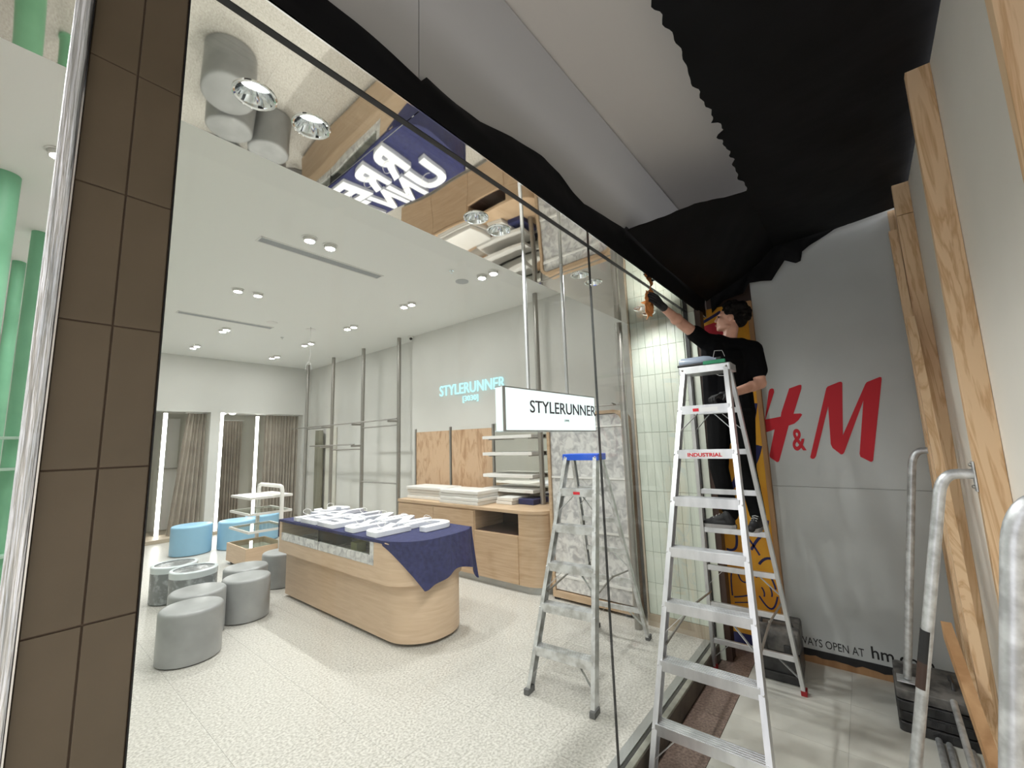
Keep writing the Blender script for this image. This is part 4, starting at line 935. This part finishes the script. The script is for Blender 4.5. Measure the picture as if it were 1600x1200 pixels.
def shoe(heel, toe):
    heel, toe = V(heel), V(toe); d = (toe-heel).normalized(); s = d.cross(V((0, 0, 1))); L = (toe-heel).length
    ol = [(0.0, 0.022), (0.03, 0.036), (0.10, 0.036), (0.18, 0.047), (0.235, 0.042), (0.265, 0.022)]
    out = [(heel+d*(a*L/0.27)+s*b_) for a, b_ in ol]+[(heel+d*(a*L/0.27)-s*b_) for a, b_ in ol[::-1]]
    bm = BM(); prism(bm, [(p.x-PB.x, p.y-PB.y) for p in out], 0.003, 0.030)
    up = [('c', heel+d*0.045+V((0, 0, 0.055)), heel+d*0.06+V((0, 0, 0.10)), 0.040, 0.040), ('c', heel+d*0.05+V((0, 0, 0.045)), heel+d*0.15+V((0, 0, 0.045)), 0.036, 0.038), ('c', heel+d*0.15+V((0, 0, 0.04)), heel+d*0.225+V((0, 0, 0.034)), 0.040, 0.028), ('c', heel+d*0.06+V((0, 0, 0.09)), heel+d*0.17+V((0, 0, 0.055)), 0.036, 0.030)]
    o = link('shoe', blob(rel(up), 0.005, 3), M['shoe'], person)
    so = link('sole', tm(bm, 'sole'), M['sole'], o)
    bm = BM()
    for k in range(3):
        p = heel+d*(0.115+0.022*k)+V((0, 0, 0.108-0.013*k)); tube(bm, [p-s*0.022-PB, p+V((0, 0, 0.006))-PB, p+s*0.022-PB], 0.0028, 6)
    link('laces', tm(bm, 'laces'), M['sticker'], o)
shoe((3.745, 0.845, 1.072), (3.735, 1.105, 1.072))
shoe((3.87, 0.695, 1.072), (3.64, 0.725, 1.072))
# orange wiping cloth crumpled in the raised hand
def rag(u, v):
    a = (u-0.5); b_ = (v-0.5)
    x = 3.19+0.19*a*(1-0.5*abs(b_))+0.02*math.sin(v*9+1); z = 2.862+0.20*b_+0.10*a+0.016*math.sin(u*8)
    y = 1.2005-0.012*abs(math.sin(u*9+v*4))-0.010*abs(math.sin(v*11+u*3))
    return (x, y, z)
one('wiping_cloth', sheet(rag, 22, 26, 0.003), M['orange'], 'orange cloth held against the glass by the gloved hand', 'cloth', (3.2, 1.17, 2.86), None, True)

# ================================================================== PAINTED PANEL BEHIND THE LADDER
pp = thing('painted_panel', 'tall yellow panel with loose dark blue doodle lines behind ladder', 'painted panel', (4.58, 0.90, ZF))
XP = 4.566
obj('board', bx(XP, XP+0.02, 0.742, 1.18, ZF+0.004, 3.10), M['yellow'], pp, world=True)
def ribbon(pts, wd, x):
    bm = BM(); P2 = [V((0, a, b_)) for a, b_ in pts]
    L, R2 = [], []
    for i, p in enumerate(P2):
        t_ = (P2[min(i+1, len(P2)-1)]-P2[max(i-1, 0)]).normalized(); nn = V((0, -t_.z, t_.y))*wd/2
        L.append((p+nn)); R2.append((p-nn))
    va = [[bm.verts.new((xx, q.y, q.z)) for q in side] for xx in (x-0.0015, x) for side in (L, R2)]
    for i in range(len(P2)-1):
        for a, b_ in ((0, 1), (2, 3), (0, 2), (1, 3)): bm.faces.new((va[a][i], va[a][i+1], va[b_][i+1], va[b_][i]))
    return bm
def spline(pts, n=6):
    pts = [V((*p, 0)) for p in pts]; q = [pts[0]]
    for i in range(len(pts)-2):
        a = (pts[i]+pts[i+1])/2 if i else pts[0]; b_ = (pts[i+1]+pts[i+2])/2 if i < len(pts)-3 else pts[-1]
        q += bezier(a, pts[i+1], b_, n)[1:]
    return [(p.x, p.y) for p in q]
strokes = [([(1.03, 0.30), (1.035, 0.52), (0.985, 0.54), (0.965, 0.43), (0.90, 0.45), (0.885, 0.36), (0.95, 0.31), (1.02, 0.29)], 0.012),
           ([(1.02, 0.24), (0.98, 0.25), (0.93, 0.265)], 0.010), ([(1.0, 0.20), (0.97, 0.205), (0.95, 0.21)], 0.010),
           ([(0.87, 0.50), (0.82, 0.56), (0.77, 0.53), (0.755, 0.42)], 0.016), ([(0.86, 0.34), (0.82, 0.24), (0.77, 0.25), (0.75, 0.36)], 0.014), ([(0.84, 0.42), (0.82, 0.38), (0.83, 0.34)], 0.012), ([(0.79, 0.44), (0.775, 0.38), (0.785, 0.35)], 0.012),
           ([(1.04, 0.72), (0.98, 0.70), (0.96, 0.84), (0.98, 1.0), (0.95, 1.1)], 0.022), ([(0.92, 1.05), (0.91, 0.88), (0.86, 0.78), (0.83, 0.70)], 0.016), ([(0.88, 0.74), (0.83, 0.86), (0.77, 0.90), (0.76, 1.02)], 0.024), ([(0.84, 0.62), (0.80, 0.70), (0.755, 0.68)], 0.022),
           ([(1.03, 1.25), (0.95, 1.30), (0.90, 1.48), (0.80, 1.50), (0.76, 1.7)], 0.05), ([(1.0, 1.7), (0.90, 1.85), (0.80, 1.8), (0.76, 2.1)], 0.05), ([(1.04, 2.3), (0.9, 2.45), (0.76, 2.4)], 0.05), ([(1.06, 2.97), (0.98, 3.01), (0.92, 3.05)], 0.03)]
for p, wd in strokes: p = [(0.742+(a-0.742)*1.33, b_) for a, b_ in p]; obj('doodle_stroke', ribbon(spline(p), wd, XP-0.0005), M['blueink'], pp, world=True)
obj('blue_base', bx(XP-0.0015, XP-0.0003, 0.742, 1.18, ZF+0.004, -0.02), M['blueink'], pp, world=True)
obj('red_patch', flatpoly([(1.17, 2.62), (1.16, 2.93), (1.05, 2.95), (0.92, 2.86), (0.86, 2.6), (1.0, 2.56)], XP-0.0002, 0.001), M['redpaint'], pp, world=True)
# ================================================================== BLACK SHEETING
top = [(-2.4, 3.09), (0.45, 3.09), (0.60, 3.085), (0.75, 3.075), (0.872, 3.065), (0.88, 3.10), (1.05, 3.10), (1.18, 3.105), (1.40, 3.16), (1.65, 3.195), (1.80, 3.175), (1.92, 3.13), (2.03, 3.105), (2.3, 3.14), (2.58, 3.165), (2.62, 3.20), (4.5, 3.20)]
def interp(tab, x):
    for (a, p), (b_, q) in zip(tab, tab[1:]):
        if x <= b_: return p+(q-p)*(x-a)/(b_-a)
    return tab[-1][1]
def strip(u, v):
    x = -2.4+6.9*u; zt = 1.8+(interp(top, x)-1.8)*1.032; z = 3.008+(zt-3.008)*v
    return (x, 1.106-0.006*v*(1+fbm(x*1.7, v*2, 2)*0.8)-0.010*max(0, math.sin(x*5.1+v*4))*v, z)
one('bulkhead_sheet', sheet(strip, 260, 8, 0.002), M['tarp'], 'black plastic sheet strip hanging along the bulkhead above mirrored soffit', 'plastic sheet', (1.5, 1.10, 3.01), 'black plastic sheets', True)
def over(u, v):
    x = -2.4+6.9*u
    jag = 0.007*math.sin(x*43+2*math.sin(x*7))+0.006*math.sin(x*71+1+3*math.sin(x*5))+0.008*math.sin(x*13)
    e = 0.455+jag*(1 if x < 3.3 else 0.2)-0.03*(1 if 2.42 < x < 2.52 else 0)
    y = -0.56+(e+0.56)*v
    return (x, y, 3.625-0.075*v-0.02*math.sin(v*PI)*(1+0.3*math.sin(x*2.1))+0.012*fbm(x*1.2, y*2, 5)*v*(1-v)*2)
one('overhead_sheet', sheet(over, 330, 14, 0.002), M['tarp'], 'black plastic sheet with ragged edge stretched overhead from the hoarding', 'plastic sheet', (1.5, 0, 3.59), 'black plastic sheets', True)
def slope(u, v):
    # v: 0 on the overhead sheet, 1 at the bulkhead ; u: 0 free edge, 1 far end
    x0 = 3.30-0.70*v; x = x0+(4.50-x0)*u; y = 0.45+0.636*v
    z = 3.553-v*(0.345+0.04*min(1, u*3))+0.03*fbm(x*1.5, y*3, 1)*v*(1-v)*2-0.03*math.sin(v*PI)*u
    return (x, y, z)
one('sloping_sheet', sheet(slope, 40, 20, 0.002), M['tarp'], 'black plastic sheet sloping down to the bulkhead above the person', 'plastic sheet', (3.7, 0.8, 3.4), 'black plastic sheets', True)
bot = [(-0.44, 3.615), (-0.37, 3.61), (0.0, 3.565), (0.20, 3.47), (0.25, 3.44), (0.26, 3.36), (0.30, 3.35), (0.385, 3.40), (0.44, 3.33), (0.505, 3.235), (0.60, 3.25), (0.69, 3.26), (0.75, 3.17), (0.85, 3.16), (0.93, 3.14), (1.05, 3.04)]
def endc(u, v):
    y = -0.44+1.49*u; zb = interp(bot, y); zt = 3.66 if y < 0.45 else 3.66-0.3*(y-0.45)/0.6
    return (4.52-0.02*fbm(y*4, v*2, 3)*(1-v)*0.5-0.02*v, y, zb+(max(zt, zb+0.03)-zb)*v)
one('end_sheet', sheet(endc, 150, 12, 0.002), M['tarp'], 'black plastic sheet draped over the top of the printed hoarding', 'plastic sheet', (4.5, 0.3, 3.5), 'black plastic sheets', True)

# ================================================================== BRACES, WEIGHTS, LOOSE STOCK
def brace(X, base, label, stick, zfl=1.65):
    t = thing('hoarding_brace', label, 'brace', (X, base[1], base[2]), 0, 'galvanised hoarding braces')
    yf = YR+0.0925
    obj('flange_plate', bx(X-0.022, X+0.022, yf, yf+0.006, zfl-0.075, zfl+0.055, bev=0.002), M['galv'], t, world=True)
    for z in (zfl-0.055, zfl+0.04): obj('bolt', ballm(BM(), (X, yf+0.008, z), 0.009, 8), M['steel'], t, True, world=True)
    a = V((X, yf+0.004, zfl)); e = V(base); k = V((X, yf+0.115, zfl-0.03))
    d = (e-k).normalized()
    pts = [a, a+V((0, 0.045, 0.0))]+bezier(a+V((0, 0.05, 0)), a+V((0, 0.105, -0.002)), k+V((0, 0.01, -0.075)), 8)[1:]
    pts += [pts[-1].lerp(e, i/6) for i in range(1, 7)]
    o = obj('pipe', tb(pts, 0.022, 16), M['galv'], t, True, world=True)
    if stick:
        p = pts[-1].lerp(k, stick); q = pts[-1].lerp(k, stick+0.16)
        dd = (q-p).normalized()
        for j, (f0, f1, m_) in enumerate(((0, 0.45, 'frame_brown'), (0.45, 1.0, 'ink'))):
            obj('label_wrap', tb([p.lerp(q, f0), p.lerp(q, f1)], 0.0228, 16), M[m_], o, world=True)
    obj('base_plate', bx(X-0.055, X+0.055, base[1]-0.055, base[1]+0.055, base[2]-0.012, base[2]-0.004, bev=0.002), M['galv'], t, world=True)
    return t
brace(4.02, (4.02, -0.045, 0.155), 'farthest galvanised pipe brace standing on a black weight block', 0, 1.66)
brace(2.747, (2.747, 0.045, -0.018), 'middle galvanised pipe brace with a dark wrap label', 0.42, 1.60)
brace(1.477, (1.477, -0.03, -0.018), 'nearest thick galvanised pipe brace at right picture edge', 0, 1.64)
def weight(x, y, zb, label, sx=0.40, sy=0.36, h=0.27):
    t = thing('weight_block', label, 'weight block', (x, y, zb), 0, 'black plastic weight blocks')
    n = 4; hh = h/n
    for k in range(n):
        bm = BM(); prism(bm, rrect(-sx/2+0.006*(k % 2), sx/2-0.006*(k % 2), -sy/2+0.006*(k % 2), sy/2-0.006*(k % 2), 0.03, 4), hh*k+0.001, hh*(k+1)-0.006, bev=0.008)
        for q in range(5):
            if k < n-1: box(bm, -sx/2-0.006, -sx/2+0.01, -sy/2+0.04+q*(sy-0.08)/5, -sy/2+0.04+(q+0.55)*(sy-0.08)/5, hh*k+0.012, hh*(k+1)-0.014)
        obj('tier', bm, M['plastic'] if k < n-1 else M['dust'], t)
    for y2 in (-sy*0.28, sy*0.28):
        obj('carry_handle', tb([(-0.07, y2, h-0.006), (-0.06, y2, h+0.028), (0.06, y2, h+0.028), (0.07, y2, h-0.006)], 0.011, 8), M['plastic'], t, True)
    return t
weight(4.16, -0.16, ZF+0.001, 'black ribbed weight block under the farthest pipe brace', 0.48, 0.38, 0.262)
weight(2.80, 0.06, ZF+0.001, 'low black weight block under the middle pipe brace', 0.34, 0.22, 0.072)
weight(1.50, -0.02, ZF+0.001, 'low black weight block under the nearest pipe brace', 0.34, 0.22, 0.072)
# black tool case beside the ladder
t = thing('tool_case', 'scuffed black plastic tool case on floor behind the ladder', 'case', (4.30, 0.735, ZF+0.001), 0.05)
obj('lower_shell', bx(-0.20, 0.20, -0.155, 0.155, 0, 0.22, bev=0.02), M['plastic'], t, True)
obj('upper_shell', bx(-0.205, 0.205, -0.16, 0.16, 0.226, 0.38, bev=0.025), M['dust'], t, True)
for y in (-0.10, 0.06): obj('latch', bx(-0.222, -0.203, y, y+0.045, 0.18, 0.29, bev=0.004), M['plastic'], t)
obj('handle', tb([(-0.05, -0.11, 0.375), (-0.05, -0.10, 0.42), (-0.05, 0.10, 0.42), (-0.05, 0.11, 0.375)], 0.014, 10), M['plastic'], t, True)
obj('rib', bx(-0.212, -0.204, -0.14, 0.14, 0.06, 0.075), M['plastic'], t)
# loose conduit tubes and planks along the hoarding
for y, x0, x1, r, z, lb in ((-0.150, 2.2, 3.90, 0.017, 0, 'grey tube on floor lying farthest from the hoarding'), (-0.290, 2.2, 3.88, 0.017, 0, 'short grey tube on floor second from the hoarding'), (-0.245, 2.3, 4.47, 0.017, 0.17, 'long grey tube resting on the weight block beside plank'), (-0.195, 2.2, 3.89, 0.015, 0, 'thin grey tube on floor between two thicker tubes')):
    if z: pts = [(x0, y-0.0, ZF+r+0.003), (3.90, y, ZF+0.27)]
    else: pts = [(x0, y, ZF+r+0.002), (x1, y, ZF+r+0.002)]
    bm = tube(BM(), pts, r, 14); one('loose_tube', bm, M['galv'], lb, 'tube', pts[0], 'loose grey tubes by hoarding', True)
pk = V((3.55, -0.245, 0.66)); pe = V((2.15, -0.33, -0.10))
bm = sweep(BM(), [(-0.0225, -0.045), (0.0225, -0.045), (0.0225, 0.045), (-0.0225, 0.045)], pe, pk, (0, 1, 0), (0.45, 0, 0.89))
one('leaning_plank', bm, M['pine2'], 'loose timber plank leaning low against the hoarding studs', 'plank', tuple(pe))
for (xt, zt), (xb_, zb_), wd, lb in (((4.07, 3.25), (3.52, -0.12), 0.045, 'longer timber length leaning along the studs near the printed hoarding'), ((3.86, 2.55), (3.20, -0.12), 0.045, 'shorter timber length leaning along the studs near the printed hoarding')):
    a, b_ = V((xb_, YR+0.119, zb_)), V((xt, YR+0.119, zt)); dd = (b_-a).normalized(); uu = V((dd.z, 0, -dd.x))
    one('timber_length', sweep(BM(), [(-wd/2, -0.022), (wd/2, -0.022), (wd/2, 0.022), (-wd/2, 0.022)], a, b_, uu, (0, 1, 0)), M['pine'], lb, 'timber', tuple(a), 'loose timber lengths')
one('pole_handle', tb([(1.95, 0.30, ZF+0.012), (2.12, 0.56, 0.30)], 0.011, 12), M['black'], 'black pole handle poking up in front of ladder foot', 'pole', (1.95, 0.30, ZF), None, True)
